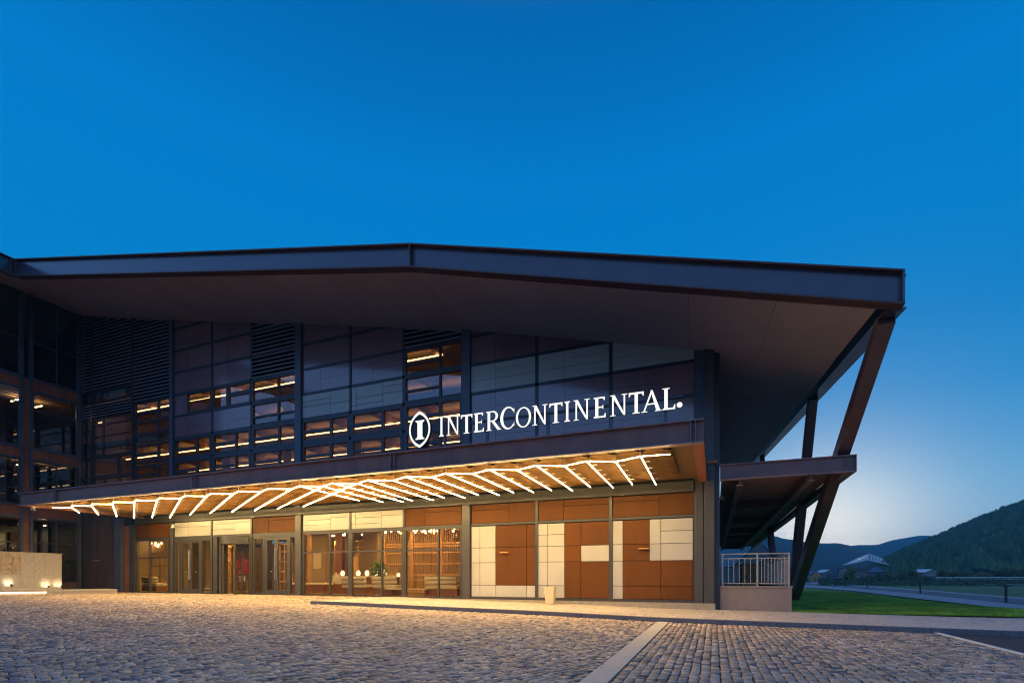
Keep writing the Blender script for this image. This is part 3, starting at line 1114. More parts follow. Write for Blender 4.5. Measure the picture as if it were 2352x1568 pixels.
part('sill', MB().box(FX(1080), FX(1596), YF - .09, YF + .06, .08, .185), M['frame'])

# lobby windows
kw = dict(fr=.075, bar=.07, m='frame', g='pane_low')
window(FX(315.5), FX(390.5), .1, 3.51, xs=(.40,), zs=(.66,), **kw)
window(FX(697), FX(804.5), .08, 3.51, xs=(.585,), zs=(.69,), **kw)
window(FX(807.5), FX(927), .08, 3.51, xs=(.60,), zs=(.69,), **kw)
window(FX(931), FX(1062), .08, 3.51, xs=(.60,), zs=(.69,), **kw)
part('sill', MB().box(FX(694), FX(1064), YF - .1, YF + .1, -.02, .078), M['frame'])


def door_leaf(x0, x1, hinge_left):
    mb = MB()
    f = .14
    y0, y1 = YF - .05, YF + .03
    mb.box(x0, x0 + f, y0, y1, .14, 3.36).box(x1 - f, x1, y0, y1, .14, 3.36)
    mb.box(x0 + f, x1 - f, y0 + .003, y1 - .003, .14, .38).box(x0 + f, x1 - f, y0 + .003, y1 - .003, 3.2, 3.36)
    d = part('door', mb, M['frame'])
    pane(d, x0 + f, x1 - f, .38, 3.2, 'pane_low', YF - .01)
    MB().box((x0 + x1) / 2 - .03, (x0 + x1) / 2 + .03, YF - .018, YF - .011, 1.40, 1.46).build('decal', M['white'], d)
    hx = x1 - .06 if hinge_left else x0 + .06
    h = MB().tube((hx, YF - .12, .95), (hx, YF - .12, 2.75), .018, 8)
    for zz in (1.1, 2.6): h.tube((hx, YF - .12, zz), (hx, YF - .045, zz), .012, 6)
    h.build('handle', M['steel'], d)


def door_set(x0, xa, xm, xb, x1):
    """side light, double door, side light"""
    part('door_frame', MB().box(x0, x1, YF - .07, YF + .07, 3.37, 3.512).box(xa - .05, xa + .02, YF - .07, YF + .07, .1, 3.37)
         .box(xb - .02, xb + .05, YF - .07, YF + .07, .1, 3.37).box(x0, x1, YF - .1, YF + .1, .06, .135), M['frame'])
    window(x0, xa - .05, .135, 3.37, fr=.05, m='frame', g='pane_low')
    window(xb + .05, x1, .135, 3.37, fr=.05, m='frame', g='pane_low')
    door_leaf(xa + .02, xm - .005, True)
    door_leaf(xm + .005, xb - .02, False)


def z6(v): return 294 + v * .1719


door_set(FX(403), FX(z6(712)), FX(z6(842)), FX(z6(980)), FX(486))
door_set(FX(583), FX(z6(1838)), FX(z6(1990)), FX(z6(2160)), FX(680.5))
# revolving door: drum, crown, wings
rx_ = (FX(514) + FX(577.5)) / 2; rr = (FX(577.5) - FX(514)) / 2
rd = part('revolving_door', MB().lathe([(rr, 3.02), (rr + .03, 3.03), (rr + .03, 3.44), (rr, 3.45)], 40, (rx_, YF + .35, 0)), M['frame'], smooth=False)
for a in (200, 232, 300, 340, 20, 160):
    c, s = math.cos(R(a)), math.sin(R(a))
    MB().box(rx_ + rr * c - .045, rx_ + rr * c + .045, YF + .35 + rr * s - .045, YF + .35 + rr * s + .045, .12, 3.02).build('post', M['frame'], rd)
cv = MB()
for a0 in (202, 302):
    for k in range(6):
        p, q = R(a0 + k * 5), R(a0 + (k + 1) * 5)
        cv.add([(rx_ + rr * math.cos(t), YF + .35 + rr * math.sin(t), zz) for zz in (.14, 3.02) for t in (p, q)], [(0, 1, 3, 2)])
cv.build('curved_pane', M['pane_low'], rd)
for a in (55, 175, 295):
    c, s = math.cos(R(a)), math.sin(R(a))
    wgm = MB()
    for r0, r1, z0, z1 in ((.06, rr - .12, .14, .22), (.06, rr - .12, 2.9, 2.98), (rr - .18, rr - .10, .22, 2.9)):
        wgm.bar((rx_ + r0 * c, YF + .35 + r0 * s, (z0 + z1) / 2), (rx_ + r1 * c, YF + .35 + r1 * s, (z0 + z1) / 2), .05, z1 - z0)
    w_ = wgm.build('wing', M['frame'], rd)
    MB().bar((rx_ + .06 * c, YF + .35 + .06 * s, 1.56), (rx_ + (rr - .18) * c, YF + .35 + (rr - .18) * s, 1.56), .012, 2.6).build('pane', M['pane_low'], rd)
MB().tube((rx_, YF + .35, .12), (rx_, YF + .35, 3.02), .05, 10).build('shaft', M['frame'], rd)
part('wall_panel', MB().box(FX(490), FX(500), YF - .04, YF + .1, .1, 3.51), M['frame'])
part('wall_panel', MB().box(FX(501), FX(513), YF + .1, YF + .3, .1, 3.51), M['column'])
part('threshold', MB().box(FX(402), FX(682), YF - .35, YF + .3, .02, .095), M['frame'])

# small copper coloured bars on the panels
for n, (px, py, w, y) in enumerate(((1160, 1268.5, 17, YF - .03), (1479, 1259.5, 19, YF - .03), (223, 1287, 14, YF - .08))):
    p = onY(px, py, y)
    hw = w / 2 / FOC * (p[1] / ray(px)[1]) * 1.25
    o = MB().box(p[0] - hw, p[0] + hw, y - .16, y - .0, p[2] - .025, p[2] + .035).build('wall_bar', M['copper'], None, bevel=.006)
    tag(o, ['short copper coloured bar fixed to the brown panel nearest the lobby windows',
            'short copper coloured bar fixed to the brown panel nearest the right end of the facade',
            'short copper coloured bar fixed to the dark rusted plate by the inner corner'][n], 'wall bar',
        'small bars fixed to the wall panels')

# ------------------------------------------------------------------ roof
YR = 15.8
RX = [(-36.15, 17.83, 18.82), (-10.38, 12.48, 13.36), (4.56, 8.12, 9.02)]      # x, bottom, top of the fascia
EX = 4.56


def eave_z(y): return 8.12 + .122 * (y - YR)


def fascia_seg(a, b, n):
    (xa, ba, ta), (xb, bb, tb) = a, b
    mb = MB(); mb.cur = 0
    # web, set back
    mb.hexa([(xa, YR + .17, ba), (xa, YR + .22, ba), (xa, YR + .22, ta), (xa, YR + .17, ta),
             (xb, YR + .17, bb), (xb, YR + .22, bb), (xb, YR + .22, tb), (xb, YR + .17, tb)])
    f = part('roof_fascia', mb, M['fascia'])
    for zz0, zz1, y0 in ((ta - .05, tb - .05, 0), (ba, bb, 0)):
        MB().hexa([(xa, YR + y0, zz0), (xa, YR + .38, zz0), (xa, YR + .38, zz0 + .05), (xa, YR + y0, zz0 + .05),
                   (xb, YR + y0, zz1), (xb, YR + .38, zz1), (xb, YR + .38, zz1 + .05), (xb, YR + y0, zz1 + .05)]
                  ).build('flange', M['flange'], f)
    return f


f1 = fascia_seg(RX[0], RX[1], 0)
f2 = fascia_seg(RX[1], RX[2], 1)
for (x_, b_, t_), w in ((RX[1], .03), (RX[0], .05)):
    MB().box(x_ - w, x_ + w, YR + .01, YR + .17, b_ + .04, t_ - .04).build('stiffener', M['flange'], f1)
MB().box(RX[2][0] - .05, RX[2][0], YR + .0, YR + .38, RX[2][1] + .05, RX[2][2] - .05).build('stiffener', M['fascia'], f2)
# eave beam of the right side, running back and rising
mb = MB()
YE = 76
for (x0, x1, z0, z1) in ((EX - .02, EX + .03, .05, .86), (EX - .34, EX + .14, 0, .05), (EX - .2, EX + .14, .86, .91)):
    a, b = eave_z(YR + .39), eave_z(YE)
    mb.hexa([(x0, YR + .39, a + z0), (x1, YR + .39, a + z0), (x1, YR + .39, a + z1), (x0, YR + .39, a + z1),
             (x0, YE, b + z0), (x1, YE, b + z0), (x1, YE, b + z1), (x0, YE, b + z1)])
part('eave_beam', mb, M['fascia'])


# soffit: three folded fields, each a few boards wide, and a roof slab on top
def soff_field(name, quads, m, par=None):
    for q in quads:
        vs = [tuple(p) for p in q] + [(p[0], p[1], p[2] + .03) for p in q]
        MB().add(vs, [(0, 1, 2, 3), (7, 6, 5, 4), (0, 4, 5, 1), (1, 5, 6, 2), (2, 6, 7, 3), (3, 7, 4, 0)]).build(name, m, hotel if par is None else par)


def fz(xx): return lerp(xx, [(r[0], r[1] + .12) for r in RX])


def quad(xa, xb, xA, xB):
    return [(xa, YR + .36, fz(xa)), (xb, YR + .36, fz(xb)), (xB, YF + .12, sof(xB)), (xA, YF + .12, sof(xA))]


NL = 12
fx_ = np.linspace(-36.0, -10.38, NL + 1); bx_ = np.linspace(-40.7, -10.9, NL + 1)
g = .008
soff_field('soffit_board', [quad(fx_[i] + g, fx_[i + 1] - g, bx_[i] + g, bx_[i + 1] - g) for i in range(NL)], M['soffit'])
fx_ = np.linspace(-10.38, 4.12, 7); bx_ = np.linspace(-10.9, 4.05, 7)
soff_field('soffit_board', [quad(fx_[i] + g, fx_[i + 1] - g, bx_[i] + g, bx_[i + 1] - g) for i in range(6)], M['soffit'])
ys = np.linspace(YF + .12, YE, 8)
rq = []
for i in range(7):
    a, b = ys[i] + (g if i else 0), ys[i + 1] - g
    z = lambda xx, yy: sof(xx) + .122 * (yy - YF - .12)
    rq.append([(-.4, a, z(-.4, a)), (4.07, a, z(4.07, a)), (4.07, b, z(4.07, b)), (-.4, b, z(-.4, b))])
soff_field('soffit_board', rq, M['soffit'])
va, vb_ = Vector((-36.05, YR + .2, 17.97)), Vector((-41.0, YF + .25, 19.42))
vd = (vb_ - va).normalized(); vn = Vector((-vd.y, vd.x, 0)).normalized() * .55
MB().hexa([va - vn, va + vn, va + vn + Vector((0, 0, .03)), va - vn + Vector((0, 0, .03)), vb_ - vn, vb_ + vn, vb_ + vn + Vector((0, 0, .03)), vb_ - vn + Vector((0, 0, .03))]).build('valley_board', M['soffit'], hotel)
rs = MB()
for (xa, xb) in ((-36.2, -10.4), (-10.4, 4.6)):
    ta, tb = lerp(xa, [(r[0], r[2] - .02) for r in RX]), lerp(xb, [(r[0], r[2] - .02) for r in RX])
    for (y0, y1) in ((YR + .2, YE),):
        up = .122 * (y1 - y0)
        rs.add([(xa, y0, ta), (xb, y0, tb), (xb, y1, tb + up), (xa, y1, ta + up)], [(0, 1, 2, 3)])
part('roof_sheet', rs, M['plum'])

# leaning struts carrying the right eave, in fans from their feet
def strut(p, q, w0, w1, h0, h1):
    p, q = Vector(p), Vector(q)
    d = (q - p).normalized()
    u = Vector((1, 0, 0)); v = d.cross(u).normalized()
    mb = MB()
    mb.hexa([p - u * w0 - v * h0, p + u * w0 - v * h0, p + u * w0 + v * h0, p - u * w0 + v * h0,
             q - u * w1 - v * h1, q + u * w1 - v * h1, q + u * w1 + v * h1, q - u * w1 + v * h1])
    return part('strut', mb, M['plum'], bevel=.015)


strut((4.40, 34.5, -.3), (4.42, 16.8, 8.25), .22, .20, .40, .20)
strut((4.40, 34.8, -.3), (4.36, 27.6, 9.6), .22, .20, .36, .20)
strut((4.22, 40.6, -.3), (4.36, 55.0, 12.9), .22, .20, .36, .22)

# ------------------------------------------------------------------ rooms behind the glazing
part('lobby_floor', MB().box(FX(305), FX(1074), YF + .2, 36, -.05, .09), M['floor'])
part('lobby_ceiling', MB().box(FX(300), FX(1074), YF + .2, 36, 4.25, 4.4), M['wallwarm'])
part('lobby_wall', MB().box(-50, -8, 36, 36.2, 0, 4.3), M['wallwarm'])
part('lobby_wall', MB().box(FX(1074), FX(1074) + .2, YF + .2, 36, 0, 4.3), M['wallwarm'])
dl = MB()
for xx in np.arange(-36, -12, 3.0):
    for yy in (23.2, 26.2, 30.5):
        dl.lathe([(.085, 4.235), (.085, 4.249)], 10, (xx + rng.uniform(-.3, .3), yy, 0))
part('downlight', dl, M['downlight'])
# upper rooms
part('upper_floor', MB().box(-41, XC['c2'], YF + .25, 31, 10.05, 10.3), M['wallwarm'])
part('upper_ceiling', MB().box(-41, XC['c2'], YF + .25, 31, 13.55, 13.7), M['wallwarm'])
part('lower_floor', MB().box(-41, XC['c2'], YF + .25, 31, 5.6, 5.75), M['wallwarm'])
part('upper_wall', MB().box(-41, XC['a2'] + .5, 31, 31.2, 5.7, 10.0), M['yellow'])
part('upper_wall', MB().box(XC['a2'] + .5, XC['c2'], 31, 31.2, 5.7, 10.0), M['wallwarm'])
part('upper_wall', MB().box(-41, XC['c2'], 31, 31.2, 10.3, 13.5), M['wallwarm'])
part('upper_wall', MB().box(XC['c2'], XC['c2'] + .15, YF + .25, 31, 5.7, 13.6), M['wallwarm'])
bm = MB()
for xx in np.arange(-40, -12, 2.9):
    bm.box(xx - .12, xx + .12, YF + .3, 30.9, 9.7, 10.04)
    bm.box(xx - .12, xx + .12, YF + .3, 30.9, 13.2, 13.54)
part('ceiling_beam', bm, M['wood'])
ul = MB()
for xx in np.arange(-39.6, -12.5, 2.9):
    for yy in (23.6, 28.2):
        ul.box(xx, xx + 2.78, yy, yy + .09, 9.62, 9.66)
        if xx < -15 or yy > 24: ul.box(xx, xx + 2.78, yy + .3, yy + .39, 13.10, 13.14)
bw = MB()
for k, xx in enumerate(np.arange(-40, -12.6, .97)):
    if k % 3 == 0: continue
    bw.box(xx, xx + .9, 30.93, 30.99, 5.8, 8.6 if k % 2 else 9.3)
    bw.box(xx, xx + .9, 30.93, 30.99, 10.35, 12.4 if k % 2 else 12.9)
for xx in np.arange(-38.5, -12.6, 5.8):
    bw.box(xx - .18, xx + .18, 26, 26.36, 5.8, 13.1)
part('wall_boards', bw, M['redwood'])
part('ceiling_light', ul, M['upline'])

# ------------------------------------------------------------------ entrance canopy with folded lit ceiling
CX0, CX1, CYF = -34.05, -.26, 15.0
canopy = thing('entrance_canopy', 'long flat rusty steel entrance canopy with a folded copper ceiling lit by thin light tubes',
               'canopy', (-17, CYF, 4.9))


def cpart(name, mb, m, parent=None, **k): return mb.build(name, m, canopy if parent is None else parent, **k)


def ibeam_x(name, x0, x1, y, z0, z1, m):
    """fascia girder along x: web set back between flanges"""
    o = cpart(name, MB().box(x0, x1, y + .14, y + .18, z0 + .035, z1 - .035), m)
    MB().box(x0, x1, y, y + .30, z1 - .035, z1).build('flange', M['flangec'], o)
    MB().box(x0, x1, y, y + .30, z0, z0 + .035).build('flange', M['flangec'], o)
    return o


M['flangec'] = mat('canopy_flange', (.26, .17, .18), .5, nscale=2, namt=.3)
M['girder'] = mat('canopy_girder', (.22, .09, .068), .5, nscale=1.8, namt=.28, streak=True, coat=.15)
Z0, Z1 = 4.86, 5.52
jx = [CX0, onY(122, 0, CYF)[0], onY(442, 0, CYF)[0], onY(899, 0, CYF)[0], onY(1592, 0, CYF)[0], CX1]
for i in range(5):
    o = ibeam_x('girder', jx[i], jx[i + 1] - (.004 if i < 4 else 0), CYF, Z0, Z1, M['girder'])
    if i < 4:
        MB().box(jx[i + 1] - .075, jx[i + 1] - .055, CYF + .012, CYF + .14, Z0 + .035, Z1 - .035).build('stiffener', M['flangec'], o)
        MB().box(jx[i + 1] + .055, jx[i + 1] + .075, CYF + .012, CYF + .14, Z0 + .035, Z1 - .035).build('stiffener', M['flangec'], o)
for x0 in (CX0, CX1 - .3):
    w = x0 + (.14 if x0 < -5 else .12)
    o = cpart('girder', MB().box(w, w + .04, CYF + .3, YF - .23, Z0 + .035, Z1 - .035), M['girder'])
    MB().box(x0, x0 + .3, CYF + .302, YF - .23, Z1 - .036, Z1 - .001).build('flange', M['flangec'], o)
    MB().box(x0, x0 + .3, CYF + .302, YF - .23, Z0 + .001, Z0 + .034).build('flange', M['rust'], o)
# bolt holes / bolts on the top flange edge, in pairs
bt = MB()
for xx in np.arange(CX0 + 1.2, CX1, 2.05):
    for d in (-.12, .12):
        bt.tube((xx + d, CYF + .06, Z1), (xx + d, CYF + .06, Z1 + .035), .02, 6)
cpart('bolt', bt, M['dark'])
# flat deck on top and soffit sheets below
cpart('deck', MB().box(CX0 + .2, CX1 - .2, CYF + .2, YF - .1, 5.30, 5.40), M['flangec'])
sx = np.linspace(CX0 + .31, CX1 - .31, 12)
for i in range(11):
    for (y0, y1) in ((CYF + .31, CYF + 1.1), (CYF + 1.106, CYF + 3.5), (CYF + 3.506, YF - .23)):
        cpart('soffit_panel', MB().box(sx[i] + .004, sx[i + 1] - .004, y0, y1, 5.03, 5.055), M['canopy_soffit'])

# the folded ceiling: a row of creased copper strips between the tubes
YH, YL, YB, ZT_ = 15.32, 15.74, 20.25, 4.68
xh = [-2.015 - 1.64 * k for k in range(19)]
NYR = 11
for k in range(18):
    xa, xb = (xh[k], xh[k] + .82 + (0 if k else .1))
    for half in (0, 1):
        if half == 0:
            x0, x1 = xh[k] - .82, xh[k]
        else:
            x0, x1 = xh[k], xh[k] + .82
        if x0 < -31.4: continue
        vs = []; fs = []
        ny = 10
        for j in range(ny + 1):
            yy = (YH if half == 0 else YH) + .28 + (YB - YH - .28) * j / ny
            sgn = 1 if j % 2 else -1
            vs += [(x0, yy, 4.93 + .07 * sgn), ((x0 + x1) / 2 + .12 * sgn, yy + .1, 4.925 - .085 * sgn), (x1, yy, 4.93 + .07 * sgn)]
        for j in range(ny):
            a = 3 * j
            fs += [(a, a + 1, a + 4), (a, a + 4, a + 3), (a + 1, a + 2, a + 5), (a + 1, a + 5, a + 4)]
        nv = len(vs)
        vs2 = vs + [(p[0], p[1], p[2] + .012) for p in vs]
        fs2 = [tuple(reversed(f)) for f in fs] + [tuple(i + nv for i in f) for f in fs]
        cpart('folded_panel', MB().add(vs2, fs2), M['fold'])

# light tubes
TR = .0095


def tube(p, q, glint_bars=True):
    # a channel: open below and at the sides, closed on top
    P, Q = Vector(p), Vector(q)
    o = cpart('light_tube', MB().bar(P, Q, .017, .008), M['led'])
    MB().bar(P + Vector((0, 0, .0085)), Q + Vector((0, 0, .0085)), .021, .008).build('channel', M['steel'], o)
    return o


def zz(v, s, o): return o + v * s


highs = {k: (xh[k], YH, ZT_) for k in range(19)}
lows = {k: (xh[k] - .82, YL, ZT_) for k in range(19)}
tube((xh[0] + .82, YH + .05, ZT_), highs[0])
for k in range(18):
    tube(highs[k], lows[k])
    tube(lows[k], highs[k + 1])
    # stem from the soffit
    cpart('stem', MB().tube((xh[k], YH, ZT_), (xh[k], YH, 5.03), .016, 6), M['steel'])
    cpart('stem', MB().tube((xh[k] - .82, YL, ZT_), (xh[k] - .82, YL, 5.03), .012, 6), M['steel'])
# right family, running back to the wall
RE = {('h', 0): (1506.5, 1112.5), ('l', 0): (1452.5, 1112.5), ('h', 1): (1408.5, 1120.2), ('l', 1): (1356, 1118.3),
      ('h', 2): (1314.5, 1126.2), ('l', 2): (1266.5, 1125.5), ('h', 3): (1225, 1130.2), ('l', 3): (1180, 1131),
      ('h', 4): (1146, 1136.5), ('l', 4): (1098, 1136), ('h', 5): (1068, 1143), ('l', 5): (1019.5, 1142.2), ('h', 6): (995.6, 1148.4),
      ('l', 6): (947.7, 1149.2), ('h', 7): (925.8, 1151.8), ('l', 7): (879, 1152), ('h', 8): (823.8, 1149)}
segs = []
for (t, k), (px, py) in RE.items():
    p = highs[k] if t == 'h' else lows[k]
    q = onZ(px, py, ZT_)
    segs.append((p, q))
LEFT = {6: (696.7, 1162.4), 7: (637.5, 1167.6), 8: (585, 1171.4), 9: (533, 1174.8), 10: (482.9, 1178), 11: (437, 1181), 12: (390, 1187.5),
        13: (349.4, 1187.6), 14: (307.8, 1189.7), 15: (268.3, 1185.4), 16: (225.5, 1181.2), 17: (181.8, 1176.9)}
for k, (px, py) in LEFT.items():
    q = onZ(px, py, ZT_)
    segs.append((lows[k], q))
for p, q in segs:
    p, q = Vector(p), Vector(q)
    t = tube(p, q)
    n = int((q - p).length / 1.0)
    d = (q - p).normalized(); s = Vector((-d.y, d.x, 0))
    glints = MB()
    for i in range(1, n + 1):
        c = p + d * (i * (q - p).length / (n + 1)) + Vector((0, 0, .05))
        glints.bar(c - s * .16, c + s * .02, .03, .012)
    glints.build('clip', M['white'], t)['kind'] = 'stuff'  # added white bars standing in for light glinting on the fold edges

# ------------------------------------------------------------------ lit sign standing on the canopy edge
SYP = 15.06
sign = thing('lit_sign', 'white glowing serif lettering with a pointed oval emblem standing on the canopy edge', 'sign', (-5, SYP, 5.5))


def arc(cx, cz, rx, rz, a0, a1, n=14):
    return [(cx + rx * math.cos(R(a0 + (a1 - a0) * i / n)), cz + rz * math.sin(R(a0 + (a1 - a0) * i / n))) for i in range(n + 1)]


# strokes are closed outlines in a unit box: width is real, height 1
def g_I(w): 
    s = w * .40; a, b = (w - s) / 2, (w + s) / 2
    return [[(0, 0), (w, 0), (w, .035), (b + .02, .07), (b, .11), (b, .89), (b + .02, .93), (w, .965), (w, 1), (0, 1), (0, .965), (a - .02, .93),
             (a, .89), (a, .11), (a - .02, .07), (0, .035)]]


def serif(x, z, w, up):
    d = 1 if up else -1
    return [(x - w / 2, z), (x + w / 2, z), (x + w / 2, z + .04 * d), (x - w / 2, z + .04 * d)]


def g_N(w):
    t = .075
    return [[(.10, 0.02), (.10 + t, .02), (.10 + t, .97), (.10, .97)], [(w - .10 - t, .0), (w - .10, .0), (w - .10, .98), (w - .10 - t, .98)],
            [(.06, 1), (.22, 1), (w - .10, 0), (w - .10 - .06, 0), (w - .24, .10), (.10, .93)],
            serif(.13, 0, .26, True), serif(w - .135, 1, .27, False), [(0, .965), (.2, .93), (.2, 1), (0, 1)]]


def g_T(w):
    s = .15; a, b = (w - s) / 2, (w + s) / 2
    return [[(a, .03), (b, .03), (b, .93), (a, .93)], [(0, .91), (w, .91), (w, 1), (0, 1)],
            [(0, .80), (.035, .80), (.09, .915), (0, .915)], [(w - .035, .80), (w, .80), (w, .915), (w - .09, .915)], serif(w / 2, 0, .34, True)]


def g_E(w):
    s = .15
    return [[(.07, 0), (.07 + s, 0), (.07 + s, 1), (.07, 1)], [(0, .93), (w * .92, .93), (w * .92, 1), (0, 1)], [(0, 0), (w, 0), (w, .075), (0, .075)],
            [(.2, .475), (w * .80, .475), (w * .80, .545), (.2, .545)], [(w * .92 - .04, .83), (w * .92, .83), (w * .92, .94), (w * .92 - .1, .94)],
            [(w - .1, .07), (w, .07), (w, .20), (w - .035, .20)], [(w * .8 - .035, .41), (w * .8, .41), (w * .8, .61), (w * .8 - .035, .61)]]


def ring(cx, cz, ro, zo, ri, zi, a0, a1, n=28, offx=0):
    o = arc(cx, cz, ro, zo, a0, a1, n); i = arc(cx + offx, cz, ri, zi, a0, a1, n)
    return [[o[k], o[k + 1], i[k + 1], i[k]] for k in range(n)]


def g_C(w):
    return ring(w * .56, .5, w * .56, .52, w * .40, .455, 38, 322, offx=.03) + \
        [[(w * .97, .70), (w * 1.0, .70), (w * 1.0, .93), (w * .96, .90)], [(w * .93, .13), (w * 1.0, .10), (w * 1.0, .28), (w * .975, .28)]]


def g_O(w): return ring(w / 2, .5, w / 2, .52, w * .36, .46, 0, 360, n=36)


def g_R(w):
    s = .15
    return [[(.07, .02), (.07 + s, .02), (.07 + s, 1), (.07, 1)], serif(.145, 0, .30, True), [(0, .94), (.4, .94), (.4, 1), (0, 1)],
            [(.2, .46), (.38, .46), (.38, .52), (.2, .52)]] + ring(.38, .73, w * .34, .27, w * .34 - .13, .205, -90, 90, n=14) + \
        [[(.28, .48), (.44, .49), (w * .97, .03), (w, 0), (w * .78, 0)], [(w * .78, 0), (w * 1.03, 0), (w * 1.03, .04), (w * .9, .06)]]


def g_A(w):
    m_ = w * .5
    return [[(.08, .03), (.15, .03), (m_ + .02, .86), (m_ - .01, 1)], [(m_ - .04, 1.0), (m_ + .05, 1.0), (w - .05, .03), (w - .23, .03)],
            [(w * .24, .33), (w * .72, .33), (w * .72, .39), (w * .24, .39)], serif(.13, 0, .27, True), serif(w - .14, 0, .31, True)]


def g_L(w):
    s = .15
    return [[(.07, 0), (.07 + s, 0), (.07 + s, 1), (.07, 1)], serif(.145, 1, .33, False), [(0, 0), (w, 0), (w, .075), (0, .075)],
            [(w - .10, .07), (w, .07), (w, .22), (w - .035, .22)]]


GL = dict(I=g_I, N=g_N, T=g_T, E=g_E, R=g_R, C=g_C, O=g_O, A=g_A, L=g_L)


def sxp(px): return onY(px, 0, SYP)[0]


def s5(v): return 918.75 + v * .14583


def s6(v): return 1249.5 + v * .14583


LET = [('I', s5(615), s5(690), .68), ('N', s5(730), s5(942), .63), ('T', s5(958), s5(1140), .63), ('E', s5(1165), s5(1322), .63),
       ('R', s5(1360), s5(1587), .63), ('C', s5(1580), s5(1800), .70), ('O', s5(1825), s5(2065), .625), ('N', s5(2085), s6(55), .625),
       ('T', s6(85), s6(290), .62), ('I', s6(320), s6(411), .62), ('N', s6(465), s6(722), .62), ('E', s6(785), s6(972), .62),
       ('N', s6(1040), s6(1312), .62), ('T', s6(1335), s6(1570), .62), ('A', s6(1535), s6(1850), .62), ('L', s6(1870), s6(2067), .62)]
BZ = 5.885


def letter_mesh(polys, x0, z0, h, y):
    """every stroke a prism; each a hair deeper than the last so no two faces share a plane"""
    mb = MB()
    for i, pl in enumerate(polys):
        area = sum(pl[k][0] * pl[(k + 1) % len(pl)][1] - pl[(k + 1) % len(pl)][0] * pl[k][1] for k in range(len(pl)))
        if area < 0: pl = pl[::-1]
        mb.prism([(x0 + a * h, z0 + b * h) for a, b in pl], y - .0007 * (i % 9), y + .05 + .0007 * (i % 9), side=1)
    return mb


for ch, a, b, h in LET:
    xa, xb = sxp(a), sxp(b)
    letter_mesh(GL[ch]((xb - xa) / h), xa, BZ - (.01 if ch in 'CO' else 0), h, SYP).build('letter', [M['sign'], M['signside']], sign)
dx = (sxp(s6(2090)) + sxp(s6(2180))) / 2; dr = (sxp(s6(2180)) - sxp(s6(2090))) / 2
MB().prism(arc(dx, BZ + .10, dr, dr, 0, 349, 24), SYP, SYP + .05, side=1).build('full_stop', [M['sign'], M['signside']], sign)
# emblem: pointed oval ring round a heavy serif I
ecx, ez0, ez1, ew = -9.475, 5.585, 6.845, .425


def vesica(w, z0, z1, n=16):
    zc, hh = (z0 + z1) / 2, (z1 - z0) / 2
    rad = (w * w + hh * hh) / (2 * w)
    a = math.asin(min(1, hh / rad))
    r_ = [(ecx - (rad - w) + rad * math.cos(t), zc + rad * math.sin(t)) for t in np.linspace(-a, a, n)]
    l_ = [(2 * ecx - p[0], p[1]) for p in reversed(r_)]
    return r_[:-1] + l_[:-1]


vo, vi = vesica(ew, ez0, ez1), vesica(ew - .062, ez0 + .10, ez1 - .10)
rm = MB()
n = len(vo)
for k in range(n):
    rm.prism([vo[k], vo[(k + 1) % n], vi[(k + 1) % n], vi[k]], SYP, SYP + .05, side=1)
rm.build('oval_ring', [M['sign'], M['signside']], sign)
MB().prism(vesica(ew - .004, ez0 + .006, ez1 - .006), SYP + .052, SYP + .14).build('emblem_back', M['dark'], sign)
ih = .66
iw = .36
s = .20
pI = [(0, 0), (iw, 0), (iw, .03), (.295, .075), (.28, .12), (.28, .54), (.295, .585), (iw, .63), (iw, .66), (0, .66), (0, .63), (.065, .585), (.08, .54),
      (.08, .12), (.065, .075), (0, .03)]
MB().prism([(ecx - iw / 2 + .015 + a, 5.87 + b) for a, b in pI], SYP - .002, SYP + .05, side=1).build('letter', [M['sign'], M['signside']], sign)
# rails and posts that carry it
MB().box(sxp(1010), sxp(1568), SYP + .075, SYP + .10, 5.93, 5.955).build('sign_rail', M['blueframe'], sign)
MB().box(sxp(1010), sxp(1568), SYP + .075, SYP + .10, 6.25, 6.275).build('sign_rail', M['blueframe'], sign)
for px in (1018, 1115, 1256, 1402, 1528):
    MB().box(sxp(px) - .045, sxp(px) + .045, SYP + .10, SYP + .16, Z1, 6.3).build('sign_post', M['blueframe'], sign)
MB().box(ecx - .22, ecx + .27, SYP + .14, SYP + .2, Z1, 6.1).build('sign_post', M['dark'], sign)

# ------------------------------------------------------------------ lower canopy along the right side
side = thing('side_canopy', 'long plum steel canopy on the right side of the hotel with a ribbed underside', 'canopy', (2.4, 21.4, 4.9))


def spart(name, mb, m, parent=None, **k): return mb.build(name, m, side if parent is None else parent, **k)


SX0, SX1 = FX(1654), 4.74
SYF = 21.33
o = spart('girder', MB().box(SX0, SX1 - .02, SYF + .12, SYF + .16, 4.92, 5.46), M['plum'])
MB().box(SX0, SX1, SYF, SYF + .28, 5.46, 5.50).build('flange', M['flangec'], o)
MB().box(SX0, SX1, SYF, SYF + .28, 4.88, 4.92).build('flange', M['flangec'], o)
MB().box(SX1 - .03, SX1, SYF + .01, SYF + .279, 4.921, 5.459).build('stiffener', M['plum'], o)
MB().box(SX1 - .34, SX1 - .32, SYF + .01, SYF + .12, 4.921, 5.459).build('stiffener', M['plum'], o)
YE2 = 74
o = spart('edge_girder', MB().box(SX1 - .2, SX1 - .16, SYF + .28, YE2, 4.92, 5.46), M['plum'])
MB().box(SX1 - .32, SX1 - .003, SYF + .281, YE2, 5.461, 5.499).build('flange', M['flangec'], o)
MB().box(SX1 - .32, SX1 - .003, SYF + .281, YE2, 4.881, 4.919).build('flange', M['flangec'], o)
o = spart('inner_girder', MB().box(.92, .96, SYF + .28, YE2, 4.72, 5.2), M['plum'])
MB().box(.82, 1.06, SYF + .281, YE2, 4.68, 4.72).build('flange', M['flangec'], o)
o = spart('outer_girder', MB().box(3.34, 3.38, SYF + .28, YE2, 4.74, 5.2), M['plum'])
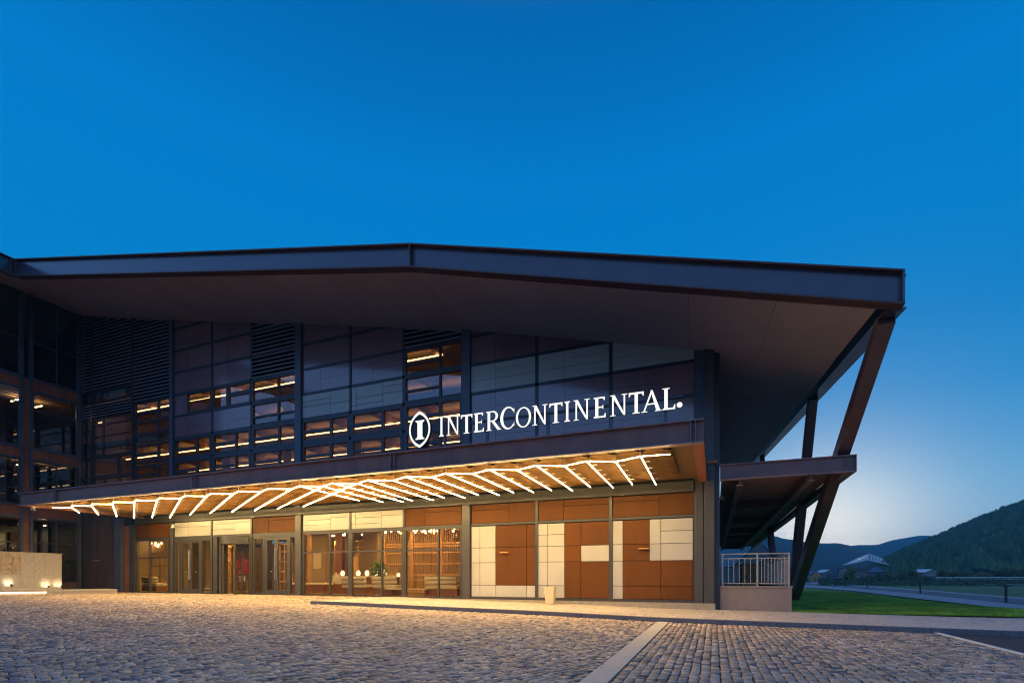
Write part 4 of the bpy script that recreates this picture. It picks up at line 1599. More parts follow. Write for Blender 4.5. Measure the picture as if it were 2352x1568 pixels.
MB().box(3.24, 3.48, SYF + .281, YE2, 4.70, 4.74).build('flange', M['flangec'], o)
for yb in np.arange(29.5, 74, 8.2):
    o = spart('cross_beam', MB().box(1.07, 3.23, yb - .02, yb + .02, 4.76, 5.2), M['plum'])
    MB().box(1.07, 3.23, yb - .11, yb + .11, 4.72, 4.76).build('flange', M['flangec'], o)
# ribbed deck: trapezoid ribs across
yy = SYF + .3
vs = []
while yy < YE2:
    for d, z in ((0, 5.20), (.07, 5.20), (.1, 5.26), (.2, 5.26), (.23, 5.20)):
        vs.append((yy + d, z))
    yy += .3
dm = MB()
dv_ = [(x_, a, b) for a, b in vs for x_ in (.3, SX1 - .3)]
dm.add(dv_, [(2 * i, 2 * i + 1, 2 * i + 3, 2 * i + 2) for i in range(len(vs) - 1)])
dv_ = [(x_, a, b + .1) for a, b in vs for x_ in (.3, SX1 - .3)]
dm.add(dv_, [(2 * i, 2 * i + 2, 2 * i + 3, 2 * i + 1) for i in range(len(vs) - 1)])
spart('ribbed_deck', dm, M['deck'])

# ------------------------------------------------------------------ left wing, at right angles to the facade
wing = thing('hotel_wing', 'dark glazed side wing with rust red steel beams at the left edge', 'building', (-41, 18, 0))


def wpart(name, mb, m, parent=None, **k): return mb.build(name, m, wing if parent is None else parent, **k)


WX = -40.7
WY0, WY1 = 11.0, 21.3


def wy(px):
    r = ray(px); return WX / r[0] * r[1]


ycol0, ycol1 = wy(49), wy(70)
ym = wy(130)
yend = YF - .25
BEAMS = [(13.06, 13.8), (8.64, 9.32), (4.95, 5.68)]
for z0, z1 in BEAMS:
    for a, b in ((ycol1 + .02, yend), (ycol0 + .06, ycol1 - .06), (WY0, ycol0 - .02)):
        wpart('spandrel_beam', MB().box(WX - .2, WX + .02, a, b, z0 + .06, z1 - .06), M['rust'])
    for zz_ in (z0, z1):
        wpart('transom', MB().box(WX - .12, WX + .08, WY0, yend, zz_ - .05, zz_ + .05), M['blueframe'])
for (z0, z1) in ((.1, 4.9), (5.73, 8.59), (9.37, 13.01)):
    wpart('column_cladding', MB().box(WX - .2, WX + .03, ycol0 + .08, ycol1 - .08, z0, z1), M['rust'])
for y_ in (ycol0, ycol1):
    wpart('mullion', MB().box(WX - .14, WX + .10, y_ - .075, y_ + .075, 0, 19.2), M['blueframe'])
wpart('mullion', MB().box(WX - .14, WX + .12, yend - .06, yend + .1, 0, 19.3), M['blueframe'])


def wwin(y0, y1, z0, z1, ys=(), zs=(), g='pane_dark', m='frame', f=.06):
    mb = MB()
    Y = [y0] + [y0 + (y1 - y0) * q for q in ys] + [y1]
    Zs = [z0] + [z0 + (z1 - z0) * q for q in zs] + [z1]
    for yv in (y0 + f / 2, y1 - f / 2): mb.box(WX - .05, WX + .05, yv - f / 2, yv + f / 2, z0, z1)
    for yv in Y[1:-1]: mb.box(WX - .045, WX + .045, yv - f / 2, yv + f / 2, z0 + f, z1 - f)
    for zv in (z0 + f / 2, z1 - f / 2): mb.box(WX - .048, WX + .048, y0 + f, y1 - f, zv - f / 2, zv + f / 2)
    for zv in Zs[1:-1]: mb.box(WX - .04, WX + .04, y0 + f, y1 - f, zv - f / 2, zv + f / 2)
    o = wpart('window', mb, M[m])
    for i in range(len(Y) - 1):
        for j in range(len(Zs) - 1):
            MB().box(WX - .03, WX - .018, Y[i] + f * .5, Y[i + 1] - f * .5, Zs[j] + f * .5, Zs[j + 1] - f * .5).build('pane', M[g], o)


mid = (ym - ycol1) / (yend - ycol1)
wwin(ycol1 + .08, yend - .07, 13.86, 19.15, ys=(mid,), zs=(.44, .80), m='blueframe')
wwin(WY0, ycol0 - .08, 13.86, 19.15, ys=(.5,), zs=(.44, .80), m='blueframe')
wwin(ycol1 + .08, yend - .07, 9.38, 13.0, zs=(.68,), g='pane_up', m='blueframe')
wwin(ycol1 + .08, yend - .07, 5.74, 8.58, ys=(mid,), zs=(.36, .68))
wwin(ycol1 + .08, yend - .07, .75, 4.89, ys=(mid,), zs=(.62,))
wwin(WY0, ycol0 - .08, 9.38, 12.2, ys=(.35,), g='pane_up', m='blueframe')
wwin(WY0, ycol0 - .08, 5.74, 8.58, ys=(.35,), zs=(.35, .68))
wwin(WY0, ycol0 - .08, .75, 4.89, ys=(.35,), zs=(.62,))
for i in range(5):
    z = 12.32 + i * .15
    wpart('louver_slat', MB().hexa([(WX + .10, WY0, z - .03), (WX + .10, WY0, z + .01), (WX - .04, WY0, z + .07), (WX - .04, WY0, z + .03),
                                    (WX + .10, ycol0 - .08, z - .03), (WX + .10, ycol0 - .08, z + .01), (WX - .04, ycol0 - .08, z + .07),
                                    (WX - .04, ycol0 - .08, z + .03)]), M['louver'])
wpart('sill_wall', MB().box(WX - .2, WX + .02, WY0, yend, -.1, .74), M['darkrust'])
# its rooms: dim, curtains behind the glass
wpart('room_floor', MB().box(WX - 8, WX - .22, WY0, 30, 5.1, 5.4).box(WX - 8, WX - .22, WY0, 30, 9.0, 9.2).box(WX - 8, WX - .22, WY0, 30, 13.2, 13.5)
      .box(WX - 8, WX - .22, WY0, 30, 19.2, 19.4).box(WX - 8, WX - .22, WY0, 30, -.05, .05), M['wallwarm'])
wpart('room_wall', MB().box(WX - 8.2, WX - 8, WY0, 30, 0, 19.2).box(WX - 8, WX - .2, WY0 - .2, WY0, 0, 19.2), M['darkrust'])
cu = MB()
for (z0, z1) in ((.2, 4.7), (5.8, 8.4)):
    for y_ in np.arange(ycol1 + .1, yend - .3, .12):
        if rng.random() < .25 and z0 < 1: continue
        cu.box(WX - .62 + rng.uniform(-.05, .05), WX - .55, y_, y_ + .11, z0, z1)
wpart('curtain', cu, M['curtain'])
lb_ = MB()
for (y_, z) in ((15.2, 8.9), (16.2, 8.9), (17.2, 8.9), (16.5, 4.9), (17.4, 4.9), (19.3, 4.9), (20.4, 4.9), (19.2, 8.9), (20.5, 8.9), (18.9, 13.1), (20.2, 13.1)):
    lb_.box(WX - 3, WX - 2.2, y_, y_ + .08, z - .25, z - .2)
wpart('ceiling_light', lb_, M['wingline'])
# wing roof: eave along the court and its soffit
mb = MB()
f = wpart('roof_fascia', MB().box(-36.38, -36.33, 2, YR + .15, 17.88, 18.77), M['fascia'])
MB().box(-36.40, -36.15, 2, YR - .002, 18.77, 18.82).build('flange', M['flange'], f)
MB().box(-36.40, -36.15, 2, YR - .002, 17.83, 17.88).build('flange', M['flange'], f)
MB().box(-36.33, -36.17, YR - .12, YR - .08, 17.89, 18.76).build('stiffener', M['flange'], f)
yv = np.linspace(2, YF + .1, 7)
for i in range(6):
    yb_ = min(yv[i + 1], YF + .1)
    a, b = yv[i] + .006, yv[i + 1] - .006

    def xl(y): return -36.36 if y < YR + .3 else -36.36 - (y - YR - .3) / (YF + .1 - YR - .3) * 4.3
    vs = [(xl(a), a, 17.95 + (-36.36 - xl(a)) * .302), (xl(b), b, 17.95 + (-36.36 - xl(b)) * .302), (-41.0, b, 19.30), (-41.0, a, 19.30)]
    vs += [(p[0], p[1], p[2] + .03) for p in vs]
    MB().add(vs, [(0, 1, 2, 3), (7, 6, 5, 4), (0, 4, 5, 1), (1, 5, 6, 2), (2, 6, 7, 3), (3, 7, 4, 0)]).build('soffit_board', M['soffit'], wing)
wpart('roof_sheet', MB().add([(-36.2, 2, 18.8), (-36.2, YF, 18.8), (-49, YF, 22), (-49, 2, 22)], [(0, 1, 2, 3)]), M['plum'])

# ------------------------------------------------------------------ low stone wall, plinth bench and uplights at the left
SWX = -37.5


def swy(px):
    r = ray(px); return SWX / r[0] * r[1]


sw1 = swy(142)
swall = thing('stone_wall', 'low wall faced with pale stone slabs and a crazy stone field by the left edge', 'wall', (SWX, sw1 - 2, .4))
wz0, wz1 = .40, 2.57
MB().box(SWX - .5, SWX - .03, 9.0, sw1, wz0, wz1 - .05).build('core', M['stone'], swall)
ysl = [sw1, swy(103), swy(78.5)]
# slabs: last two columns full height in three courses, then the crazy field with slabs below
zc = [wz0, 1.25, 1.95, wz1 - .055]
for i in range(2):
    for j in range(3):
        MB().box(SWX - .03, SWX + .0 + float(rng.normal(0, .003)), ysl[i + 1] + .004, ysl[i] - .004, zc[j] + .004, zc[j + 1] - .004).build('stone_slab', M['stone'], swall, bevel=.004)
yc0 = swy(48)
for j in range(3):
    MB().box(SWX - .03, SWX + float(rng.normal(0, .003)), yc0 + .004, ysl[2] - .004, zc[j] + .004, zc[j + 1] - .004).build('stone_slab', M['stone'], swall, bevel=.004)
yv = yc0
for wdt in (1.05, .95, 1.0, 1.0, 1.0):
    MB().box(SWX - .03, SWX + float(rng.normal(0, .003)), yv - wdt + .004, yv - .004, wz0 + .004, zc[1] - .004).build('stone_slab', M['stone'], swall, bevel=.004)
    yv -= wdt
# crazy stones: jittered grid of four to six sided pieces, each its own depth
gy = np.linspace(yc0 - .02, yc0 - 4.4, 11); gz = np.linspace(zc[1] + .02, wz1 - .08, 5)
G = {}
for i in range(11):
    for j in range(5):
        ed = i in (0, 10); ez = j in (0, 4)
        G[i, j] = (gy[i] + (0 if ed else rng.uniform(-.14, .14)), gz[j] + (0 if ez else rng.uniform(-.11, .11)))
for i in range(10):
    for j in range(4):
        pl = [G[i, j], G[i + 1, j], G[i + 1, j + 1], G[i, j + 1]]
        cy_ = sum(p[0] for p in pl) / 4; cz_ = sum(p[1] for p in pl) / 4
        q = []
        for k in range(4):
            p, p2 = pl[k], pl[(k + 1) % 4]
            q.append(p); q.append(((p[0] + p2[0]) / 2 + rng.uniform(-.03, .03), (p[1] + p2[1]) / 2 + rng.uniform(-.03, .03)))
        q = [(cy_ + (a - cy_) * .95, cz_ + (b - cz_) * .95) for a, b in q]
        dpt = rng.uniform(0, .035)
        vs = [(SWX + dpt, a, b) for a, b in q] + [(SWX - .03, a, b) for a, b in q]
        n = 8
        fs = [tuple(range(n - 1, -1, -1)), tuple(range(n, 2 * n))] + [(k, (k + 1) % n, n + (k + 1) % n, n + k) for k in range(n)]
        MB().add(vs, fs).build('crazy_stone', M['crazy'], swall)
for k in range(9):
    y1 = sw1 + .03 - k * 1.1
    MB().box(SWX - .53, SWX + .03, y1 - 1.092, y1, wz1 - .05, wz1).build('coping', M['stone'], swall, bevel=.006)

bench = thing('plinth_bench', 'long low stone ledge in front of the low stone wall', 'ledge', (-35.3, 17, .1))
ea, eb_ = onZ(269.5, 1362.4, .1), onZ(0, 1367.5, .1)
pa = Vector((ea[0], ea[1], 0)); pb = Vector((eb_[0], eb_[1], 0))
pb = pa + (pb - pa) * 1.7
dd = (pb - pa).normalized(); nn = Vector((-dd.y, dd.x, 0))
if nn.x > 0: nn = -nn
L = (pb - pa).length
k = 0
s_ = 0
while s_ < L:
    e_ = min(s_ + 1.25, L)
    a, b = pa + dd * (s_ + .004), pa + dd * (e_ - .004)
    A_, B_ = a + nn * 3.2, b + nn * 3.2
    MB().hexa([(a.x, a.y, -.1), (A_.x, A_.y, -.1), (A_.x, A_.y, .28), (a.x, a.y, .28), (b.x, b.y, -.1), (B_.x, B_.y, -.1), (B_.x, B_.y, .28), (b.x, b.y, .28)]).build('stone_block', M['stone'], bench)
    a2, b2 = a - nn * .06, b - nn * .06
    MB().hexa([(a2.x, a2.y, .282), (A_.x, A_.y, .282), (A_.x, A_.y, .37), (a2.x, a2.y, .37), (b2.x, b2.y, .282), (B_.x, B_.y, .282), (B_.x, B_.y, .37), (b2.x, b2.y, .37)]).build('ledge_slab', M['stone'], bench, bevel=.006)
    s_ = e_
# second step below the wall
MB().box(SWX + .35, SWX + .95, 9, swy(120), .372, .50).build('step_slab', M['stone'], bench)
# strip light under the ledge, left part
q0 = pa + dd * (0.52 * (pb - pa).length * .72)
MB().hexa([(*(q0 - nn * .035).xy, .235), (*(q0 - nn * .012).xy, .235), (*(q0 - nn * .012).xy, .272), (*(q0 - nn * .035).xy, .272),
           (*(pb - nn * .035).xy, .235), (*(pb - nn * .012).xy, .235), (*(pb - nn * .012).xy, .272), (*(pb - nn * .035).xy, .272)]).build('strip_light', M['ledline'], bench)


def uplight(loc, rz, label, energy=26):
    t = thing('spotlight', label, 'spotlight', loc, 'small spotlights on the stone ledge', rz)
    MB().lathe([(.05, 0), (.05, .015), (.012, .02), (.012, .09)], 10).build('stand', M['dark'], t, world=False)
    MB().tube((.05, 0, .11), (-.09, 0, .17), .045, 12, .05).build('lamp_head', M['dark'], t, world=False)
    MB().tube((-.091, 0, .1705), (-.094, 0, .172), .04, 12).build('lens', M['bulb'], t, world=False)
    ld = bpy.data.lights.new('spot', 'SPOT')
    ld.energy = energy; ld.color = (1, .80, .5); ld.spot_size = R(100); ld.spot_blend = .9; ld.shadow_soft_size = .04
    lo = bpy.data.objects.new('spot_lamp', ld)
    C.objects.link(lo); lo.parent = t
    lo.location = (-.12, 0, .18)
    lo.rotation_euler = Vector((-1, 0, .42)).to_track_quat('-Z', 'Y').to_euler()
    return t


uplight((SWX + .40, swy(18), .50), 0, 'small dark spotlight on the upper step, nearest the left edge', 14)
uplight((SWX + .42, swy(104), .372), 0, 'small dark spotlight on the ledge, middle one of those lighting the wall', 14)
uplight((SWX + .42, swy(133), .372), 0, 'small dark spotlight on the ledge at the end of the stone wall', 12)
for px, py, lb2 in ((183, 1349, 'small unlit spotlight on the ledge in front of the corner mullion'), (204, 1349, 'small unlit spotlight on the ledge before the dark rusted plate')):
    p = onZ(px, py, .372)
    t = thing('spotlight', lb2, 'spotlight', (p[0], p[1], .372), 'small spotlights on the stone ledge', R(-60))
    MB().lathe([(.05, 0), (.05, .015), (.012, .02), (.012, .09)], 10).build('stand', M['dark'], t, world=False)
    MB().tube((.05, 0, .11), (-.09, 0, .17), .045, 12, .05).build('lamp_head', M['dark'], t, world=False)

# ------------------------------------------------------------------ terrace at the right end: parapet, railing
TY = 21.62
terr = thing('terrace_parapet', 'low plastered parapet of the terrace at the right end of the hotel', 'wall', (1.6, TY, -.2))
tx0, tx1 = FX(1653), onY(1820.5, 0, TY)[0]
MB().box(tx0 + .02, tx1 - .03, TY, TY + .25, -.45, .70).box(tx1 - .28, tx1 - .03, TY + .25, 60, -.45, .70).build('plaster_wall', M['plaster'], terr)
MB().box(tx0 + .02, tx1, TY - .03, TY + .28, .70, .765).build('coping', M['plaster'], terr)
MB().box(tx1 - .31, tx1, TY + .282, 60, .70, .765).build('coping', M['plaster'], terr)
MB().box(0, tx1 - .28, TY + .25, 60, -.1, .50).build('terrace_floor', M['concrete'], terr)
rl = thing('terrace_railing', 'light metal railing with upright bars standing on the terrace parapet', 'railing', (1.6, TY + .12, .77))
ry = TY + .12
px_post = (1659.5, 1739.5, 1812)


def ax(px): return onY(px, 0, ry)[0]


ztop = onY(1740, 1269.5, ry)[2]
xe = ax(1813)
MB().box(ax(1647), xe + .03, ry - .03, ry + .03, ztop - .045, ztop).build('handrail', M['rail'], rl, bevel=.006)
MB().box(xe - .03, xe + .03, ry + .031, 58, ztop - .045, ztop).build('handrail', M['rail'], rl)
for px in px_post:
    MB().box(ax(px) - .032, ax(px) + .032, ry - .028, ry + .028, .765, ztop - .045).build('post', M['rail'], rl)
for (a, b, n) in ((1663, 1736.5, 5), (1743, 1808.5, 7)):
    xa, xb = ax(a), ax(b)
    for zz_ in (ztop - .20, .86):
        MB().box(xa, xb, ry - .015, ry + .015, zz_ - .018, zz_ + .018).build('cross_rail', M['rail'], rl)
    for i in range(n + (0 if n == 5 else 1)):
        xx = xa + (xb - xa) * (i + .8) / (n + (.8 if n == 5 else 1.6))
        MB().box(xx - .011, xx + .011, ry - .011, ry + .011, .878, ztop - .218).build('baluster', M['rail'], rl)
for y_ in np.arange(TY + 1.6, 58, 1.6):
    MB().box(xe - .028, xe + .028, y_ - .03, y_ + .03, .765, ztop - .045).build('post', M['rail'], rl)
for zz_ in (ztop - .20, .86):
    MB().box(xe - .015, xe + .015, ry + .03, 58, zz_ - .018, zz_ + .018).build('cross_rail', M['rail'], rl)
bl = MB()
for y_ in np.arange(TY + .4, 58, .22): bl.box(xe - .011, xe + .011, y_ - .011, y_ + .011, .878, ztop - .218)
o = bl.build('baluster', M['rail'], rl); o['kind'] = 'stuff'
# timber store / counter seen through the rails
ct = thing('timber_counter', 'orange timber counter standing on the terrace behind the railing', 'counter', (1.5, 30, .5))
MB().box(1.35, 2.1, 29, 31.2, .5, 1.75).build('body', M['wood'], ct)
MB().box(1.28, 2.17, 28.93, 31.27, 1.75, 1.82).build('top', M['redwood'], ct)
for x_ in (1.55, 1.72, 1.9): MB().box(x_ - .008, x_ + .008, 28.985, 29.02, .5, 1.75).build('board_joint', M['dark'], ct)

# ------------------------------------------------------------------ litter bin
bp_ = onZ(1264, 1390, -.10)
bn = thing('litter_bin', 'tapered pale stone litter bin standing on the footway before the panels', 'litter bin', (bp_[0], bp_[1], float(g1(bp_[0]))), rz=R(4))
w0, w1, h = .165, .225, .70
tb_ = MB()
tb_.hexa([(-w0, -w0, 0), (w0, -w0, 0), (w0, w0, 0), (-w0, w0, 0), (-w1, -w1, h), (w1, -w1, h), (w1, w1, h), (-w1, w1, h)])
tb_.build('body', M['bin'], bn, world=False, bevel=.02)
rm = MB()
for (a, b, c, d) in ((-w1, w1, -w1, -w1 + .05), (-w1, w1, w1 - .05, w1), (-w1, -w1 + .05, -w1 + .05, w1 - .05), (w1 - .05, w1, -w1 + .05, w1 - .05)):
    rm.box(a, b, c, d, h + .002, h + .035)
rm.build('rim', M['bin'], bn, world=False)
MB().box(-w1 + .05, w1 - .05, -w1 + .05, w1 - .05, h - .0, h + .012).build('ash_tray', M['dark'], bn, world=False)
for sx_ in (-1, 1):
    MB().hexa([(sx_ * .1 - .004, -w0 - .004, .06), (sx_ * .1 + .004, -w0 - .004, .06), (sx_ * .1 + .004, -w0 + .05, .06), (sx_ * .1 - .004, -w0 + .05, .06),
               (sx_ * .13 - .004, -w1 - .003, h - .04), (sx_ * .13 + .004, -w1 - .003, h - .04), (sx_ * .13 + .004, -w1 + .05, h - .04), (sx_ * .13 - .004, -w1 + .05, h - .04)]
              ).build('rib', M['bin'], bn, world=False)


# ------------------------------------------------------------------ cameras on the building
def seccam(p, label, down=True):
    t = thing('security_camera', label, 'security camera', p, 'white dome security cameras')
    MB().lathe([(.05, .17), (.09, .15), (.11, .06), (.11, 0)], 14).build('housing', M['white'], t, world=False, smooth=False)
    MB().lathe([(.001, -.10), (.05, -.085), (.08, -.05), (.095, -.002)], 14).build('dome', M['dark'], t, world=False, smooth=True)
    MB().box(-.03, .03, -.02, .26, .17, .23).build('bracket', M['white'], t, world=False)


p = onY(398, 1212, YF - .42); seccam(p, 'white dome security camera on the column between the window and the doors')
p = onY(76, 1170, 15.6); seccam((p[0], p[1], 4.68), 'white dome security camera under the left tip of the canopy')
p = onY(1660, 1148, 25.0); seccam((.33, 25, p[2]), 'white dome security camera on the right side wall under the side canopy')


# ------------------------------------------------------------------ bollards beside the path
def bollard(px, py, lab):
    p = onZ(px, py, -.40)
    t = thing('bollard_light', lab, 'bollard', p, 'dark bollard lights along the path')
    MB().box(-.05, .05, -.05, .05, -.02, .96).build('post', M['dark'], t, world=False)
    MB().box(-.20, .20, -.09, .09, .962, 1.02).build('lamp_head', M['dark'], t, world=False)


bollard(2310.6, 1383, 'black bollard light with a flat head by the gravel, nearest one')
bollard(2113.7, 1362.5, 'black bollard light with a flat head by the gravel, second nearest')
bollard(1991.8, 1351, 'black bollard light with a flat head by the path, third from the right')
bollard(1923.8, 1345, 'small far black bollard light by the path, farthest one')

# ------------------------------------------------------------------ lobby furniture and fittings


def at(px, py, Y):
    return onY(px, py, Y)


def sofa(x, y, w, label, rz=0):
    t = thing('sofa', label, 'sofa', (x, y, .09), 'grey sofas in the lobby', rz)
    MB().box(-w / 2, w / 2, -.45, .45, .08, .40).build('base', M['redwood'], t, world=False)
    MB().box(-w / 2 + .02, w / 2 - .02, -.44, .30, .405, .60).build('seat', M['fabric'], t, world=False, bevel=.05)
    MB().tube((-w / 2 + .05, -.40, .74), (w / 2 - .05, -.40, .74), .12, 12).build('back_roll', M['fabric'], t, world=False, smooth=True)
    MB().tube((-w / 2 + .05, -.42, .94), (w / 2 - .05, -.42, .94), .115, 12).build('back_roll', M['fabric'], t, world=False, smooth=True)
    return t


p = at(823, 1350, 23.6); sofa(p[0], 23.6, 1.7, 'left rolled back sofa behind the lobby window, below the lanterns')
p = at(893, 1350, 23.4); sofa(p[0], 23.4, 1.6, 'middle rolled back sofa behind the lobby window, below the plant')
p = at(1022, 1350, 23.2); sofa(p[0], 23.2, 1.9, 'right rolled back sofa behind the lobby window before the timber screen')
p = at(358, 1350, 23.4); sofa(p[0], 23.4, 1.5, 'rolled back sofa behind the window left of the doors')
p = at(715, 1350, 24.2)
t = thing('sofa', 'dark red sofa with pale cushions behind the first lobby window', 'sofa', (p[0], 24.2, .09), 'grey sofas in the lobby')
MB().box(-1.4, 1.4, -.45, .45, .06, .55).build('base', M['redwood'], t, world=False)
MB().box(-1.38, 1.38, -.4, .4, .555, .68).build('seat', M['cushion'], t, world=False, bevel=.03)
for px, lb2 in ((762, 'pale pointed cushion leaning left of the window bar'), (791, 'pale pointed cushion leaning right of the window bar')):
    p = at(px, 1340, 23.7)
    o = MB().hexa([(-.3, -.06, 0), (.3, -.06, 0), (.3, .08, 0), (-.3, .08, 0), (-.04, .0, .62), (.04, .0, .62), (.04, .1, .62), (-.04, .1, .62)]).build('cushion', M['cushion'], None, bevel=.03)
    o.location = (p[0], 24.0 if px < 780 else 23.25, .78 if px < 780 else .70)
    tag(o, lb2, 'cushion', 'pointed cushions on the sofas')


def table(x, y, w, d, h, label):
    t = thing('low_table', label, 'table', (x, y, .09), 'tables in the lobby')
    MB().box(-w / 2, w / 2, -d / 2, d / 2, h - .05, h).build('table_top', M['stone'], t, world=False)
    for sx_ in (-1, 1):
        for sy_ in (-1, 1):
            MB().box(sx_ * (w / 2 - .1) - .035, sx_ * (w / 2 - .1) + .035, sy_ * (d / 2 - .1) - .035, sy_ * (d / 2 - .1) + .035, 0, h - .05).build('leg', M['redwood'], t, world=False)


p = at(935, 1357, 22.6); table(p[0], 22.7, 2.6, .7, .42, 'long low pale table close behind the middle lobby window')
p = at(970, 1362, 22.9); table(p[0] + .6, 23.6, 1.6, .8, .36, 'low pale table before the timber screen')
p = at(835, 1321, 26)
t = thing('console', 'long pale topped console carrying lanterns at the back of the lobby', 'console', (p[0], 26, .09), rz=0)
MB().box(-2.4, 2.6, -.3, .3, 1.02, 1.10).build('table_top', M['stone'], t, world=False)
MB().box(-2.3, 2.5, -.24, .24, 0, 1.02).build('cabinet', M['redwood'], t, world=False)
for n, px in enumerate((787, 806, 823, 843, 863, 883)):
    q = at(px, 1315, 26)
    l = thing('lantern', 'glowing round glass lantern on the console, %s' % ('first from the left', 'second from the left', 'third from the left', 'third from the right', 'second from the right', 'first from the right')[n], 'lantern', (q[0], 26, 1.19), 'glass lanterns on the console')
    MB().lathe([(.06, 0), (.13, .08), (.14, .2), (.09, .3), (.08, .34)], 14).build('glass_body', M['lantern'], l, world=False, smooth=True)
    MB().lathe([(.085, .342), (.02, .40)], 10).build('lid', M['dark'], l, world=False)
for n, (px, py, Y) in enumerate(((915, 1320, 24), (1008, 1338, 23.3), (1041, 1334, 23.3))):
    q = at(px, py, Y)
    l = thing('lantern', ('small glowing lamp before the timber screen, left one', 'small glowing lamp over the right sofa, left one', 'small glowing lamp over the right sofa, right one')[n], 'lantern', (q[0], Y, q[2] - .1), 'small lamps by the screen')
    MB().lathe([(.05, 0), (.09, .06), (.09, .16), (.05, .22)], 12).build('glass_body', M['lantern'], l, world=False, smooth=True)
    MB().box(-.03, .03, -.03, .03, .09 - (q[2] - .1), 0).build('stand', M['dark'], l, world=False)
# plant at the end of the console
q = at(871, 1310, 25.2)
pt = thing('potted_plant', 'bushy green plant in a tall pot behind the middle lobby window', 'plant', (q[0], 25.2, .09))
MB().lathe([(.2, 0), (.26, .5), (.3, .95)], 14).build('pot', M['pot'], pt, world=False)
lf = MB()
for i in range(260):
    d = Vector(rng.normal(0, 1, 3)); d.normalize()
    c = Vector((0, 0, 1.5)) + d * Vector((.5, .5, .55)).length * .55 * rng.random() ** .4
    u = Vector(rng.normal(0, 1, 3)).normalized(); v = d.cross(u).normalized()
    lf.add([c - v * .05, c + d * .12 - u * .02, c + v * .05, c - d * .1], [(0, 1, 2, 3)])
lf.build('foliage', M['plant'], pt, world=False)
# red flowers behind the revolving door
q = at(556, 1327, 24.5)
fl = thing('flower_stand', 'red blossoms in a white pot on a timber stand behind the revolving door', 'flowers', (q[0], 24.5, .09))
for sx_, sy_ in ((-.2, -.2), (.2, -.2), (.2, .2), (-.2, .2)):
    MB().bar((sx_ * 1.2, sy_ * 1.2, 0), (sx_ * .8, sy_ * .8, .72), .045, .045, (0, 1, 0)).build('leg', M['wood'], fl, world=False)
MB().box(-.24, .24, -.24, .24, .72, .77).build('stand_top', M['wood'], fl, world=False)
MB().lathe([(.16, .772), (.22, 1.1), (.21, 1.11)], 14).build('pot', M['pot'], fl, world=False)
pm = MB()
for i in range(320):
    a = rng.uniform(0, 6.28); r_ = rng.random() ** .6
    c = Vector((math.cos(a) * .62 * r_, math.sin(a) * .4 * r_, 1.25 + rng.random() * 1.15 * (1 - .35 * r_)))
    u = Vector(rng.normal(0, 1, 3)).normalized(); v = u.orthogonal().normalized()
    pm.add([c - u * .07, c + v * .05, c + u * .07, c - v * .05], [(0, 1, 2, 3)])
pm.build('blossom', M['redflower'], fl, world=False)
sm_ = MB()
for i in range(14):
    a = rng.uniform(0, 6.28)
    sm_.tube((0, 0, 1.0), (math.cos(a) * .45, math.sin(a) * .3, 1.5 + rng.random() * .8), .012, 5)
sm_.build('stem', M['bark'], fl, world=False)


# timber lattice screens
def screen(x0, x1, y, z0, z1, label, sp=.14, rails=(0, .34, .40, .66, .72, 1.0), posts=None):
    t = thing('timber_screen', label, 'screen', ((x0 + x1) / 2, y, .09), 'timber screens in the lobby')
    rm = MB()
    for f in rails:
        z = z0 + (z1 - z0) * f
        rm.box(x0, x1, y - .05, y + .05, z - .05, z + .05)
    rm.build('rails', M['wood'], t)
    xs_ = np.arange(x0, x1, sp)
    k = 0
    for xx in xs_:
        big = posts and (k % posts == 0)
        w = .11 if big else .022
        MB().box(xx - w, xx + w, y - (.08 if big else .028), y + (.08 if big else .028), z0, z1).build('slat', M['wood'], t)
        k += 1
    return t


q0, q1 = at(884, 0, 27.5)[0], at(1063, 0, 27.5)[0]
screen(q0, q1, 27.5, .1, 4.2, 'tall timber slat screen behind the right lobby windows', sp=.15, posts=14, rails=(.02, .2, .28, .45, .62, .72, .76, .97))
q0, q1 = at(926, 0, 30)[0], at(1100, 0, 30)[0]
screen(q0, q1, 30.5, .1, 4.2, 'second timber slat screen standing farther back in the lobby', sp=.22, rails=(.02, .3, .5, .8, .98))
q0, q1 = at(330, 0, 26)[0], at(392, 0, 26)[0]
screen(q0, q1, 26, .1, 4.2, 'timber screen behind the window left of the doors', sp=.5, rails=(.02, .25, .45, .66, .7, .95), posts=2)
q0, q1 = at(530, 0, 27)[0], at(545, 0, 27)[0]
screen(q0 - .3, q1, 27, .1, 4.2, 'narrow timber screen behind the revolving door', sp=.5, rails=(.02, .15, .28, .41, .54, .67, .8, .95), posts=1)
q0, q1 = at(640, 0, 27)[0], at(672, 0, 27)[0]
screen(q0, q1, 27, .1, 3.6, 'timber screen behind the right hand double door', sp=.55, rails=(.02, .2, .4, .6, .8, .95), posts=2)


q0, q1 = at(772, 0, 31)[0], at(832, 0, 31)[0]
screen(q0, q1, 31, .1, 3.9, 'timber shelving with cross bars far back behind the lanterns', sp=.42, rails=(.02, .16, .3, .44, .58, .72, .86, .98), posts=3)
q0, q1 = at(700, 0, 26.5)[0], at(712, 0, 26.5)[0]
screen(q0, q1, 26.5, .1, 4.0, 'narrow timber screen beside the ground floor column of the first lobby window', sp=.4, rails=(.02, .25, .5, .75, .98), posts=1)
# inner walls and piers of the lobby
def pier(px0, px1, Y, m, lab, z1=4.24):
    xa, xb = at(px0, 0, Y)[0], at(px1, 0, Y)[0]
    o = MB().box(xa, xb, Y, Y + .4, .09, z1).build('lobby_pier', m, None)
    tag(o, lab, 'pier', 'piers inside the lobby')


